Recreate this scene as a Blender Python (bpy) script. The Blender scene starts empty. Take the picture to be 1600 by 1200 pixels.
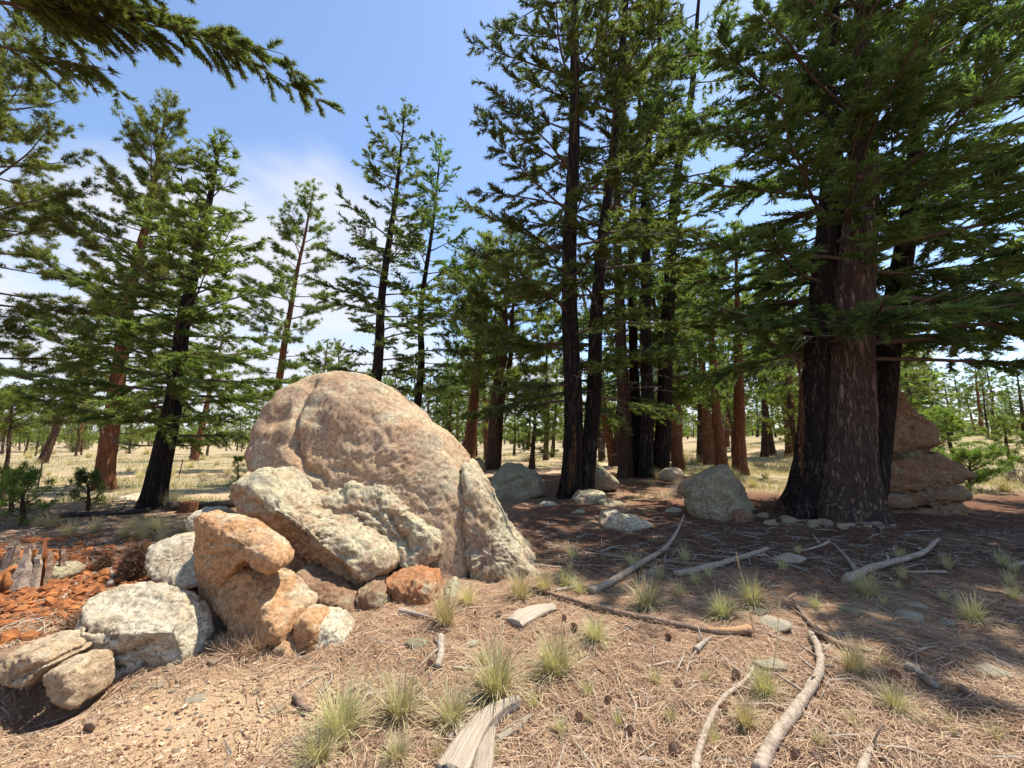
import bpy, math
import numpy as np
from math import radians, sin, cos, tan, pi

# ------------------------------------------------------------------ camera, sky, sun
SC = bpy.context.scene
COL = SC.collection
FPX, EYE = 640.0, 1.5                       # focal length in photo pixels (1600 wide), eye height
PITCH = math.atan(88 / FPX)
cam = bpy.data.objects.new('camera', bpy.data.cameras.new('camera'))
COL.objects.link(cam)
cam.location = (0, 0, EYE)
cam.rotation_euler = (pi / 2 + PITCH, 0, 0)
cam.data.sensor_width = 36
cam.data.lens = 36 * FPX / 1600
cam.data.clip_start = 0.05
cam.data.clip_end = 6000
SC.camera = cam

SUN_EL, SUN_AZ = radians(66), radians(58)   # azimuth measured to the right of the view direction
W = bpy.data.worlds.new('World'); SC.world = W; W.use_nodes = True
nt = W.node_tree; nt.nodes.clear()
def wn(t, **k):
    n = nt.nodes.new(t)
    for a, b in k.items(): setattr(n, a, b)
    return n
wl = nt.links.new
sky = wn('ShaderNodeTexSky', sky_type='NISHITA', sun_disc=False, sun_elevation=SUN_EL, sun_rotation=SUN_AZ,
         altitude=1500, air_density=1.0, dust_density=1.2, ozone_density=1.5)
tc = wn('ShaderNodeTexCoord')
nrm = wn('ShaderNodeVectorMath', operation='NORMALIZE'); wl(tc.outputs['Generated'], nrm.inputs[0])
sep = wn('ShaderNodeSeparateXYZ'); wl(nrm.outputs[0], sep.inputs[0])
def wmath(op, a, b=None, c=None, clamp=False):
    n = wn('ShaderNodeMath', operation=op); n.use_clamp = clamp
    for i, x in enumerate((a, b, c)):
        if x is None: continue
        if isinstance(x, (int, float)): n.inputs[i].default_value = x
        else: wl(x, n.inputs[i])
    return n.outputs[0]
zz = wmath('MAXIMUM', sep.outputs[2], 0.0)
den = wmath('ADD', zz, 0.22)
pc = wn('ShaderNodeCombineXYZ')
wl(wmath('DIVIDE', sep.outputs[0], den), pc.inputs[0]); wl(wmath('DIVIDE', sep.outputs[1], den), pc.inputs[1])
cn = wn('ShaderNodeTexNoise'); cn.inputs['Scale'].default_value = 1.15; cn.inputs['Detail'].default_value = 9
cn.inputs['Roughness'].default_value = 0.52; cn.inputs['Distortion'].default_value = 0.25
mp = wn('ShaderNodeMapping'); mp.inputs['Location'].default_value = (3.4, 1.7, 0.4)
wl(pc.outputs[0], mp.inputs[0]); wl(mp.outputs[0], cn.inputs['Vector'])
# one fair-weather bank stands over the left field, the rest is scattered by the noise
bankdir = np.array([(395 - 800) / FPX, 1.0, (688 - 400) / FPX * 1.03]); bankdir /= np.linalg.norm(bankdir)
dt = wn('ShaderNodeVectorMath', operation='DOT_PRODUCT'); wl(nrm.outputs[0], dt.inputs[0]); dt.inputs[1].default_value = bankdir
bank = wn('ShaderNodeMapRange'); wl(dt.outputs['Value'], bank.inputs[0])
for i, v in ((1, 0.90), (2, 0.995), (3, 0.0), (4, 0.22)): bank.inputs[i].default_value = v
low = wn('ShaderNodeMapRange'); wl(sep.outputs[2], low.inputs[0])      # clouds crowd towards the horizon
for i, v in ((1, 0.0), (2, 0.62), (3, 0.30), (4, -0.16)): low.inputs[i].default_value = v
cm = wmath('ADD', wmath('ADD', cn.outputs[0], bank.outputs[0]), low.outputs[0])
cr = wn('ShaderNodeMapRange', interpolation_type='SMOOTHSTEP'); wl(cm, cr.inputs[0])
for i, v in ((1, 0.55), (2, 0.80), (3, 0.0), (4, 0.93)): cr.inputs[i].default_value = v
bg1 = wn('ShaderNodeBackground'); wl(sky.outputs[0], bg1.inputs[0]); bg1.inputs[1].default_value = 0.15
bg2 = wn('ShaderNodeBackground'); bg2.inputs[0].default_value = (0.90, 0.93, 1.0, 1); bg2.inputs[1].default_value = 0.52
mx = wn('ShaderNodeMixShader'); wl(cr.outputs[0], mx.inputs[0]); wl(bg1.outputs[0], mx.inputs[1]); wl(bg2.outputs[0], mx.inputs[2])
wo = wn('ShaderNodeOutputWorld'); wl(mx.outputs[0], wo.inputs[0])

sd = np.array([sin(SUN_AZ) * cos(SUN_EL), cos(SUN_AZ) * cos(SUN_EL), sin(SUN_EL)])
sun = bpy.data.objects.new('sun', bpy.data.lights.new('sun', 'SUN')); COL.objects.link(sun)
sun.data.energy = 4.6; sun.data.angle = radians(0.53); sun.data.color = (1.0, 0.945, 0.86)
from mathutils import Vector
sun.rotation_euler = Vector(sd).to_track_quat('Z', 'Y').to_euler()
sun.location = (20, 20, 40)
SC.view_settings.view_transform = 'Standard'; SC.view_settings.look = 'None'
SC.view_settings.gamma = 1; SC.view_settings.exposure = 0.95
SC.view_settings.use_curve_mapping = False
SC.cycles.use_denoising = True
SC.cycles.max_bounces = 8; SC.cycles.transparent_max_bounces = 8
SC.cycles.caustics_reflective = False; SC.cycles.caustics_refractive = False

# ------------------------------------------------------------------ numeric helpers
def rng(seed): return np.random.default_rng(seed)
M32 = 0xffffffff
def _h(ix, iy, iz, s):
    n = (ix * 374761393 + iy * 668265263 + iz * 1442695041 + s * 1274126177) & M32
    n = ((n ^ (n >> 13)) * 1274126177) & M32
    n = ((n ^ (n >> 15)) * 2246822519) & M32
    return ((n ^ (n >> 16)) & M32) / 4294967296.0
def vnoise(P, s=0):
    P = np.asarray(P, float); i = np.floor(P).astype(np.int64); f = P - i; f = f * f * f * (f * (f * 6 - 15) + 10)
    x, y, z = i.T; r = 0
    for a in (0, 1):
        wa = f[:, 0] if a else 1 - f[:, 0]
        for b in (0, 1):
            wb = wa * (f[:, 1] if b else 1 - f[:, 1])
            for c in (0, 1):
                r = r + wb * (f[:, 2] if c else 1 - f[:, 2]) * _h(x + a, y + b, z + c, s)
    return r * 2 - 1
def fbm(P, o=4, s=0, g=0.5):
    P = np.asarray(P, float); a, r = 1.0, 0
    for k in range(o):
        r = r + a * vnoise(P * 2 ** k + 17.3 * k, s + k * 7); a *= g
    return r
def sstep(a, b, x):
    t = np.clip((x - a) / (b - a), 0, 1); return t * t * (3 - 2 * t)
def nz(v): return v / (np.linalg.norm(v, axis=-1, keepdims=True) + 1e-12)

F_ = np.array([0, cos(PITCH), sin(PITCH)]); U_ = np.array([0, -sin(PITCH), cos(PITCH)]); R_ = np.array([1.0, 0, 0]); C_ = np.array([0, 0, EYE])
def zd(p): return float((np.asarray(p) - C_) @ F_)            # distance along the view axis
def ray(u, v): return F_ + (u - 800) / FPX * R_ - (v - 600) / FPX * U_
def P(u, v, y):
    d = ray(u, v); return C_ + d * (y / d[1])
def seg_dist(x, y, a, b):
    ax, ay = a; bx, by = b; dx, dy = bx - ax, by - ay
    t = np.clip(((x - ax) * dx + (y - ay) * dy) / (dx * dx + dy * dy + 1e-9), 0, 1)
    return np.hypot(x - ax - t * dx, y - ay - t * dy), t
PIT = (-2.72, 2.62)
def hgt(x, y):
    x = np.asarray(x, float); y = np.asarray(y, float)
    z0 = np.zeros_like(x)
    q = np.stack([x, y, z0], -1).reshape(-1, 3)
    near = np.clip(1 - np.hypot(x, y - 4) / 60, 0, 1)
    h = 0.10 * fbm(q * 0.22, 2, 3).reshape(x.shape) * near
    h = h + 0.35 * fbm(q * 0.03, 2, 9).reshape(x.shape) * sstep(18, 60, np.hypot(x, y))
    h = h - 0.42 * sstep(9.5, 12.5, y + 0.10 * (x + 6)) * sstep(-1.0, -5.5, x)            # bank down to the track on the left
    h = h + 0.20 * np.exp(-((x + 6.2) ** 2 / 3.0 + (y - 5.6) ** 2 / 2.5))                 # mound of rotted wood
    h = h + 0.10 * np.exp(-((x - 6.4) ** 2 + (y - 8.3) ** 2) / 3.0)
    h = h + 0.10 * np.exp(-((x + 1.2) ** 2 / 3 + (y - 4.8) ** 2 / 1.5))
    h = h - 0.20 * np.exp(-((x - PIT[0]) ** 2 / 0.10 + (y - PIT[1]) ** 2 / 0.05))
    h = h + 2.2 * sstep(16, 60, y) * sstep(14, 45, x)                                     # rocky rise to the far right
    h = h + 18 * sstep(180, 900, np.hypot(x, y)) * (0.5 + 0.5 * vnoise(np.stack([np.arctan2(x, y + 1e-6) * 3.1, z0 + .5, z0 + .5], -1).reshape(-1, 3), 5).reshape(x.shape))
    return h
def hmicro(x, y):
    q = np.stack([x, y, np.zeros_like(x)], -1).reshape(-1, 3)
    d = np.hypot(x, y)
    k = 1 - sstep(10, 22, d)
    return ((0.026 * fbm(q * 2.6, 3, 21) + 0.012 * fbm(q * 11, 2, 31)).reshape(x.shape)) * k
def gz(x, y): return float(hgt(np.array([x]), np.array([y]))[0] + hmicro(np.array([float(x)]), np.array([float(y)]))[0])
def G(u, v):
    d = ray(u, v); t = 1.0 / max(-d[2], 0.006) * EYE
    for _ in range(40):
        p = C_ + d * t; t = 0.5 * t + 0.5 * (gz(p[0], p[1]) - EYE) / min(d[2], -0.006)
    p = C_ + d * t; p[2] = gz(p[0], p[1]); return p

# ------------------------------------------------------------------ mesh / object helpers
def mesh(name, V, quads=None, tris=None, mat=None, smooth=False, attrs=None):
    me = bpy.data.meshes.new(name)
    V = np.asarray(V, np.float32)
    nq = 0 if quads is None else len(quads); ntri = 0 if tris is None else len(tris)
    me.vertices.add(len(V)); me.vertices.foreach_set('co', V.ravel())
    me.loops.add(nq * 4 + ntri * 3); me.polygons.add(nq + ntri)
    li = []; ls = []
    if nq: li.append(np.asarray(quads, np.int32).ravel()); ls.append(np.arange(nq) * 4)
    if ntri: li.append(np.asarray(tris, np.int32).ravel()); ls.append(nq * 4 + np.arange(ntri) * 3)
    me.loops.foreach_set('vertex_index', np.concatenate(li).astype(np.int32))
    me.polygons.foreach_set('loop_start', np.concatenate(ls).astype(np.int32))
    me.update(calc_edges=True)
    me.polygons.foreach_set('use_smooth', np.full(nq + ntri, smooth))
    if attrs:
        for k, (dom, val) in attrs.items():
            val = np.asarray(val, np.float32)
            if val.ndim == 2:
                a = me.attributes.new(k, 'FLOAT_COLOR', dom)
                a.data.foreach_set('color', np.concatenate([val, np.ones((len(val), 1), np.float32)], 1).ravel())
            else:
                a = me.attributes.new(k, 'FLOAT', dom); a.data.foreach_set('value', val)
    if mat: me.materials.append(mat)
    return me
def obj(name, me, parent=None, loc=None, label=None, cat=None, group=None, kind=None, rot=None, scale=None):
    o = bpy.data.objects.new(name, me); COL.objects.link(o)
    if parent: o.parent = parent
    if loc is not None: o.location = [float(c) for c in loc]
    if rot is not None: o.rotation_euler = rot
    if scale is not None: o.scale = scale
    if label: o['label'] = label
    if cat: o['category'] = cat
    if group: o['group'] = group
    if kind: o['kind'] = kind
    return o
def empty(name, loc, label, cat, group=None):
    o = obj(name, None, None, loc, label, cat, group); o.empty_display_size = 0.3; return o
def copy_tree(o, parent=None):
    c = o.copy(); COL.objects.link(c); c.parent = parent
    for ch in list(o.children): copy_tree(ch, c)
    return c
class MB:
    def __init__(s): s.v = []; s.q = []; s.t = []; s.n = 0; s.at = []
    def add(s, V, quads=None, tris=None, a=None):
        V = np.asarray(V).reshape(-1, 3); s.v.append(V)
        if quads is not None and len(quads): s.q.append(np.asarray(quads) + s.n)
        if tris is not None and len(tris): s.t.append(np.asarray(tris) + s.n)
        if a is not None: s.at.append(np.broadcast_to(np.asarray(a, float), (len(V),)))
        s.n += len(V)
    def mesh(s, name, mat, smooth=False):
        return mesh(name, np.concatenate(s.v), np.concatenate(s.q) if s.q else None, np.concatenate(s.t) if s.t else None, mat, smooth,
                    {'tone': ('POINT', np.concatenate(s.at))} if s.at else None)
def frames(path):
    T = np.gradient(path, axis=0); T = nz(T)
    ref = np.array([0, 0, 1.0]) if abs(T[len(T) // 2][2]) < 0.8 else np.array([1.0, 0, 0])
    S = nz(np.cross(T, ref)); N = np.cross(S, T); return T, S, N
def tube(path, rad, seg=6, bump=0.0, seed=0, cap=True, freq=6.0):
    path = np.asarray(path, float); n = len(path); rad = np.broadcast_to(np.asarray(rad, float), (n,))
    T, S, N = frames(path); th = np.arange(seg) * 2 * pi / seg
    ring = np.cos(th)[None, :, None] * S[:, None] + np.sin(th)[None, :, None] * N[:, None]
    r = np.repeat(rad[:, None], seg, 1)
    if bump:
        q = (path[:, None] + ring * r[..., None]).reshape(-1, 3)
        r = r * (1 + bump * fbm(q * freq, 3, seed).reshape(n, seg))
    V = (path[:, None] + ring * r[..., None]).reshape(-1, 3)
    i, j = np.meshgrid(np.arange(n - 1), np.arange(seg), indexing='ij'); k = (j + 1) % seg
    Q = np.stack([i * seg + j, i * seg + k, (i + 1) * seg + k, (i + 1) * seg + j], -1).reshape(-1, 4)
    tr = None
    if cap:
        V = np.concatenate([V, path[:1], path[-1:]]); a = n * seg; jj = np.arange(seg); kk = (jj + 1) % seg
        tr = np.concatenate([np.stack([np.full(seg, a), kk, jj], -1), np.stack([np.full(seg, a + 1), (n - 1) * seg + jj, (n - 1) * seg + kk], -1)])
    return V, Q, tr
def resample(pts, n):
    pts = np.asarray(pts, float); 
    for _ in range(2):
        q = np.empty((2 * len(pts) - 2, pts.shape[1])); q[0::2] = .75 * pts[:-1] + .25 * pts[1:]; q[1::2] = .25 * pts[:-1] + .75 * pts[1:]
        pts = np.concatenate([pts[:1], q, pts[-1:]])
    d = np.concatenate([[0], np.cumsum(np.linalg.norm(np.diff(pts, axis=0), axis=1))]); t = np.linspace(0, d[-1], n)
    return np.stack([np.interp(t, d, pts[:, k]) for k in range(pts.shape[1])], 1)

# ------------------------------------------------------------------ materials
class NT:
    def __init__(s, name):
        s.m = bpy.data.materials.new(name); s.m.use_nodes = True; s.t = s.m.node_tree; s.t.nodes.clear()
        s.out = s.t.nodes.new('ShaderNodeOutputMaterial')
    def n(s, typ, ins=None, **k):
        x = s.t.nodes.new(typ)
        for a, b in k.items(): setattr(x, a, b)
        for a, b in (ins or {}).items(): s.set(x.inputs[a], b)
        return x
    def set(s, sock, v):
        if isinstance(v, bpy.types.NodeSocket): s.t.links.new(v, sock)
        else:
            if isinstance(v, tuple) and len(v) == 3 and sock.type == 'RGBA': v = v + (1,)
            sock.default_value = v
    def noise(s, vec, scale, detail=6, rough=0.55, dist=0.0):
        return s.n('ShaderNodeTexNoise', {'Vector': vec, 'Scale': scale, 'Detail': detail, 'Roughness': rough, 'Distortion': dist}).outputs[0]
    def ramp(s, f, a, b, lo=0.0, hi=1.0):
        return s.n('ShaderNodeMapRange', {0: f, 1: a, 2: b, 3: lo, 4: hi}, interpolation_type='SMOOTHSTEP').outputs[0]
    def mix(s, f, a, b, mode='MIX'):
        x = s.n('ShaderNodeMix', data_type='RGBA', blend_type=mode)
        s.set(x.inputs[0], f); s.set(x.inputs[6], a); s.set(x.inputs[7], b); return x.outputs[2]
    def math(s, op, a, b=0.0, clamp=False):
        x = s.n('ShaderNodeMath', {0: a, 1: b}, operation=op); x.use_clamp = clamp; return x.outputs[0]
    def obj(s, scale=None):
        o = s.n('ShaderNodeTexCoord').outputs['Object']
        if scale: o = s.n('ShaderNodeMapping', {'Vector': o, 'Scale': scale}).outputs[0]
        return o
    def attr(s, name): return s.n('ShaderNodeAttribute', attribute_name=name)
    def bump(s, h, strength, dist, prev=None):
        d = {'Height': h, 'Strength': strength, 'Distance': dist}
        if prev: d['Normal'] = prev
        return s.n('ShaderNodeBump', d).outputs[0]
    def pbr(s, col, rough=0.9, normal=None, spec=0.2):
        b = s.n('ShaderNodeBsdfPrincipled', {'Base Color': col, 'Roughness': rough, 'Specular IOR Level': spec})
        if normal: s.set(b.inputs['Normal'], normal)
        s.t.links.new(b.outputs[0], s.out.inputs[0]); return s.m

def rock_mat(name, c1, c2, lich=(0.40, 0.40, 0.30), lich_amt=0.5, org_amt=0.0, dark=(0.07, 0.06, 0.05), grain=1.0):
    s = NT(name); o = s.obj(); oz = s.obj((1.0, 1.0, 3.2))
    big = s.noise(o, 1.4, 5, .6, .4); mid = s.noise(o, 6.5, 8, .65); fine = s.noise(o, 46, 6, .7); strat = s.noise(oz, 4.5, 5, .6, .8)
    col = s.mix(s.ramp(big, .36, .64), c1, c2)
    col = s.mix(s.ramp(strat, .52, .70, 0, .55), col, tuple(x * 0.62 for x in c2))
    geo = s.n('ShaderNodeNewGeometry'); up = s.n('ShaderNodeSeparateXYZ', {0: geo.outputs['Normal']}).outputs[2]
    lm = s.math('ADD', s.math('MULTIPLY', s.noise(o, 3.1, 9, .68, .3), 1.0), s.math('MULTIPLY', up, 0.13))
    lmask = s.math('MULTIPLY', s.ramp(lm, .66 - .30 * lich_amt, .82 - .24 * lich_amt, 0, .9), s.ramp(s.noise(o, 24, 8, .75), .30, .52, .25, 1.0))
    lc = s.mix(s.ramp(mid, .4, .6), lich, tuple(x * y for x, y in zip(lich, (1.22, 1.2, 1.1))))
    col = s.mix(lmask, col, lc)
    col = s.mix(s.ramp(s.noise(s.n('ShaderNodeMapping', {'Vector': o, 'Location': (5.2, 1.3, 8.8), 'Scale': (1.0, 1.0, .55)}).outputs[0], 1.9, 7, .62, .5), .52, .66, 0, .5), col, (0.30, 0.245, 0.185))
    # dark lichen crust and mineral specks
    sp = s.n('ShaderNodeTexVoronoi', {'Vector': o, 'Scale': 38.0, 'Randomness': 1.0}).outputs[0]
    spm = s.math('MULTIPLY', s.ramp(sp, .20, .34, 1, 0), s.ramp(mid, .48, .62))
    col = s.mix(s.math('MULTIPLY', spm, .75), col, dark)
    dk = s.ramp(s.noise(o, 11, 9, .78, .2), .56, .70, 0, .65)
    col = s.mix(dk, col, tuple(x * 1.9 for x in dark))
    if org_amt:
        om = s.ramp(s.noise(s.n('ShaderNodeMapping', {'Vector': o, 'Location': (3.1, 7.7, 1.9)}).outputs[0], 2.4, 7, .6), .70 - .2 * org_amt, .80 - .2 * org_amt, 0, .85)
        col = s.mix(om, col, (0.50, 0.17, 0.05))
    col = s.mix(s.ramp(fine, .3, .7, 0, .45), col, s.mix(1.0, col, (.62, .60, .57), 'MULTIPLY'))
    col = s.mix(s.ramp(s.noise(o, 130, 3, .6), .52, .72, 0, .35), col, s.mix(1.0, col, (1.5, 1.45, 1.4), 'MULTIPLY'))
    mot = s.noise(o, 21, 9, .78, .2)
    col = s.mix(s.ramp(mot, .41, .56, .80, 0), col, s.mix(1.0, col, (.50, .47, .44), 'MULTIPLY'))
    pit = s.ramp(s.n('ShaderNodeTexVoronoi', {'Vector': o, 'Scale': 62.0}).outputs[0], .10, .30)
    cr = s.n('ShaderNodeTexVoronoi', {'Vector': s.n('ShaderNodeVectorMath', {0: o, 1: s.n('ShaderNodeTexNoise', {'Vector': o, 'Scale': 3.0, 'Detail': 5}).outputs[1]}, operation='ADD').outputs[0], 'Scale': 1.7}, feature='DISTANCE_TO_EDGE').outputs[0]
    n1 = s.bump(s.ramp(cr, 0, .02), .35, .02)
    n2 = s.bump(mot, .5 * grain, .030, n1)
    n3 = s.bump(s.noise(o, 75, 5, .75), .8 * grain, .014, s.bump(pit, .5, .008, n2))
    n4 = s.bump(spm, -.4, .008, n3)
    return s.pbr(col, .93, n4, .12)
ROCK_TAN = rock_mat('granite_tan', (0.52, 0.345, 0.20), (0.57, 0.41, 0.26), (0.50, 0.455, 0.31), .42, .08)
ROCK_LICH = rock_mat('granite_lichen', (0.50, 0.345, 0.21), (0.54, 0.385, 0.245), (0.52, 0.485, 0.335), .70, .12)
ROCK_WARM = rock_mat('granite_warm', (0.58, 0.325, 0.155), (0.60, 0.375, 0.20), (0.54, 0.475, 0.35), .32, .22)
ROCK_RUST = rock_mat('granite_rust', (0.48, 0.21, 0.09), (0.42, 0.24, 0.13), (0.42, 0.38, 0.27), .15, .55)
ROCK_PALE = rock_mat('granite_pale', (0.54, 0.42, 0.27), (0.58, 0.47, 0.32), (0.60, 0.545, 0.42), .62, .04)
ROCK_GREY = rock_mat('granite_grey_green', (0.36, 0.28, 0.18), (0.41, 0.325, 0.21), (0.41, 0.385, 0.245), .66, .06)
ROCK_DUSK = rock_mat('granite_brown', (0.31, 0.175, 0.10), (0.33, 0.22, 0.135), (0.33, 0.29, 0.19), .40, .15)
ROCK_STONE = rock_mat('stone_pale_tan', (0.52, 0.38, 0.24), (0.55, 0.395, 0.24), (0.54, 0.47, 0.34), .4, .0)

def bark_mat(name, c_plate, c_furrow, c_hi, sc=9.0, stretch=.22, depth=.035):
    s = NT(name); o1 = s.obj()
    fur = s.noise(s.obj((1, 1, .11)), sc * .95, 7, .62, .9)                 # long vertical furrows
    rid = s.math('ABSOLUTE', s.math('SUBTRACT', s.math('MULTIPLY', fur, 2.0), 1.0))
    o = s.obj((1, 1, stretch)); w = s.n('ShaderNodeVectorMath', {0: o, 1: s.n('ShaderNodeVectorMath', {0: s.n('ShaderNodeTexNoise', {'Vector': o, 'Scale': 9.0, 'Detail': 5}).outputs[1], 'Scale': .16}, operation='SCALE').outputs[0]}, operation='ADD').outputs[0]
    e = s.n('ShaderNodeTexVoronoi', {'Vector': w, 'Scale': sc * 1.3}, feature='DISTANCE_TO_EDGE').outputs[0]
    plate = s.math('MULTIPLY', s.ramp(rid, .02, .30), s.ramp(e, 0.0, .12, .45, 1))
    fl = s.noise(s.obj((1, 1, .4)), 42, 7, .72); pn = s.noise(s.obj((1, 1, .35)), 7, 5, .6)
    col = s.mix(plate, c_furrow, s.mix(s.ramp(pn, .35, .65), c_plate, c_hi))
    col = s.mix(s.ramp(fl, .35, .7, 0, .6), col, s.mix(1.0, col, (.5, .47, .46), 'MULTIPLY'))
    col = s.mix(s.ramp(s.noise(o1, 1.1, 4), .5, .75, 0, .4), col, c_furrow)
    n1 = s.bump(plate, .9, depth); n2 = s.bump(fl, .7, .014, n1)
    return s.pbr(col, .95, n2, .08)
BARK_FIR = bark_mat('bark_fir', (0.31, 0.205, 0.15), (0.06, 0.042, 0.033), (0.42, 0.30, 0.225), 13, .16, .05)
BARK_CHAR = bark_mat('bark_charred', (0.095, 0.070, 0.056), (0.020, 0.016, 0.014), (0.155, 0.115, 0.09), 13, .16, .05)
BARK_PINE = bark_mat('bark_pine', (0.40, 0.165, 0.075), (0.14, 0.062, 0.034), (0.46, 0.21, 0.105), 13, .26)
BARK_DARK = bark_mat('bark_pine_dark', (0.21, 0.12, 0.078), (0.065, 0.04, 0.028), (0.27, 0.16, 0.105), 14, .24)
def wood_mat(name, c1, c2, rough=.85):
    s = NT(name); o = s.obj(); g = s.noise(s.obj((6, 6, 6)), 5, 6, .6); f = s.noise(o, 60, 5, .7)
    tn = s.attr('tone').outputs['Fac']
    col = s.mix(s.ramp(g, .35, .65), c1, c2); col = s.mix(s.ramp(f, .4, .75, 0, .5), col, tuple(x * .5 for x in c2))
    return s.pbr(col, rough, s.bump(f, .6, .006, s.bump(g, .5, .01)), .1)
LIMB = wood_mat('limb_bark', (0.135, 0.095, 0.072), (0.085, 0.06, 0.046))
DEADTWIG = wood_mat('dead_twig', (0.30, 0.26, 0.22), (0.22, 0.18, 0.15))
STICK = wood_mat('weathered_stick', (0.42, 0.34, 0.255), (0.28, 0.215, 0.155))
STICK_B = wood_mat('brown_stick', (0.30, 0.20, 0.13), (0.17, 0.115, 0.08))
STICK_O = wood_mat('peeled_stick', (0.48, 0.27, 0.13), (0.36, 0.21, 0.12))
CHARCOAL = wood_mat('burnt_log', (0.035, 0.03, 0.028), (0.07, 0.055, 0.045))
def grain_mat():
    s = NT('bleached_wood'); o = s.obj((1, 1, 1))
    at = s.attr('grain').outputs['Fac']
    n = s.n('ShaderNodeCombineXYZ', {0: s.math('MULTIPLY', at, 1.0), 1: 0.0, 2: 0.0}).outputs[0]
    st = s.noise(s.n('ShaderNodeVectorMath', {0: n, 1: s.n('ShaderNodeVectorMath', {0: o, 'Scale': .35}, operation='SCALE').outputs[0]}, operation='ADD').outputs[0], 9, 6, .65)
    col = s.mix(s.ramp(st, .35, .62), (0.32, 0.245, 0.17), (0.52, 0.44, 0.335))
    col = s.mix(s.ramp(s.noise(o, 30, 5, .7), .55, .75, 0, .4), col, (0.3, .24, .18))
    return s.pbr(col, .85, s.bump(st, .9, .012), .1)
WOOD = grain_mat()
def rot_mat():
    s = NT('rotted_red_wood'); o = s.obj()
    a = s.noise(o, 5, 6, .65, .5); b = s.noise(o, 26, 6, .7)
    col = s.mix(s.ramp(a, .35, .68), (0.20, 0.075, 0.034), (0.46, 0.18, 0.062)); col = s.mix(s.ramp(b, .45, .75, 0, .7), col, (0.11, 0.046, 0.026))
    col = s.mix(s.ramp(s.noise(o, 14, 3), .66, .78, 0, .6), col, (0.56, 0.30, 0.12))
    return s.pbr(col, .95, s.bump(b, .9, .02), .05)
ROT = rot_mat()
def leaf_mat(name, c_dark, c_lite, trans=.38, hue_var=.05):
    s = NT(name)
    t = s.attr('tone').outputs['Fac']; r = s.n('ShaderNodeObjectInfo').outputs['Random']
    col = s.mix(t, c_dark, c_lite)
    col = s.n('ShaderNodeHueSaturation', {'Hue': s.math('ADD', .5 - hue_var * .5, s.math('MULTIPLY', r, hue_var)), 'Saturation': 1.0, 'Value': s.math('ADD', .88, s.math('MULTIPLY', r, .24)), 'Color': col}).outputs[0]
    d = s.n('ShaderNodeBsdfPrincipled', {'Base Color': col, 'Roughness': .6, 'Specular IOR Level': .25})
    tr = s.n('ShaderNodeBsdfTranslucent', {'Color': s.mix(1.0, col, (1.35, 1.5, .7), 'MULTIPLY')})
    m = s.n('ShaderNodeMixShader', {0: trans, 1: d.outputs[0], 2: tr.outputs[0]}); s.t.links.new(m.outputs[0], s.out.inputs[0]); return s.m
FIR = leaf_mat('fir_needles', (0.066, 0.100, 0.038), (0.188, 0.236, 0.070), .46)
FIR_L = leaf_mat('fir_needles_light', (0.090, 0.126, 0.040), (0.240, 0.282, 0.080), .46)
PINE = leaf_mat('pine_needles', (0.094, 0.126, 0.040), (0.246, 0.276, 0.080), .46)
SAPL = leaf_mat('sapling_needles', (0.10, 0.140, 0.036), (0.235, 0.280, 0.074), .48)
GRASS = leaf_mat('dry_grass', (0.52, 0.44, 0.27), (0.36, 0.35, 0.16), .25, .02)
STRAW = leaf_mat('straw_grass', (0.55, 0.45, 0.27), (0.50, 0.42, 0.22), .25, .02)
LITTER = leaf_mat('fallen_needles', (0.23, 0.125, 0.072), (0.52, 0.375, 0.235), .1, .01)
DUFF = leaf_mat('dark_dead_needles', (0.10, 0.055, 0.035), (0.26, 0.15, 0.09), .1, .01)
SHRUB = leaf_mat('grey_brush', (0.20, 0.19, 0.12), (0.30, 0.30, 0.18), .2, .02)
GREYTWIG = wood_mat('grey_twig', (0.40, 0.34, 0.27), (0.27, 0.22, 0.165))
def chip_mat():
    s = NT('pebbles_and_chips'); t = s.attr('tone').outputs['Fac']
    col = s.mix(s.ramp(t, 0, .5), (0.16, 0.075, 0.045), (0.46, 0.31, 0.18)); col = s.mix(s.ramp(t, .55, 1), col, (0.48, 0.38, 0.265))
    return s.pbr(col, .92, s.bump(s.noise(s.obj(), 70, 5), .5, .006), .1)
CHIP = chip_mat()
def cone_mat():
    s = NT('pine_cone'); return s.pbr(s.mix(s.noise(s.obj(), 40, 3), (0.26, 0.155, 0.095), (0.40, 0.26, 0.165)), .85)
CONE = cone_mat()
def steel_mat():
    s = NT('rusty_post'); return s.pbr(s.mix(s.noise(s.obj(), 20, 5), (0.05, 0.055, 0.045), (0.12, 0.075, 0.05)), .7)
POST = steel_mat()
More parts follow.
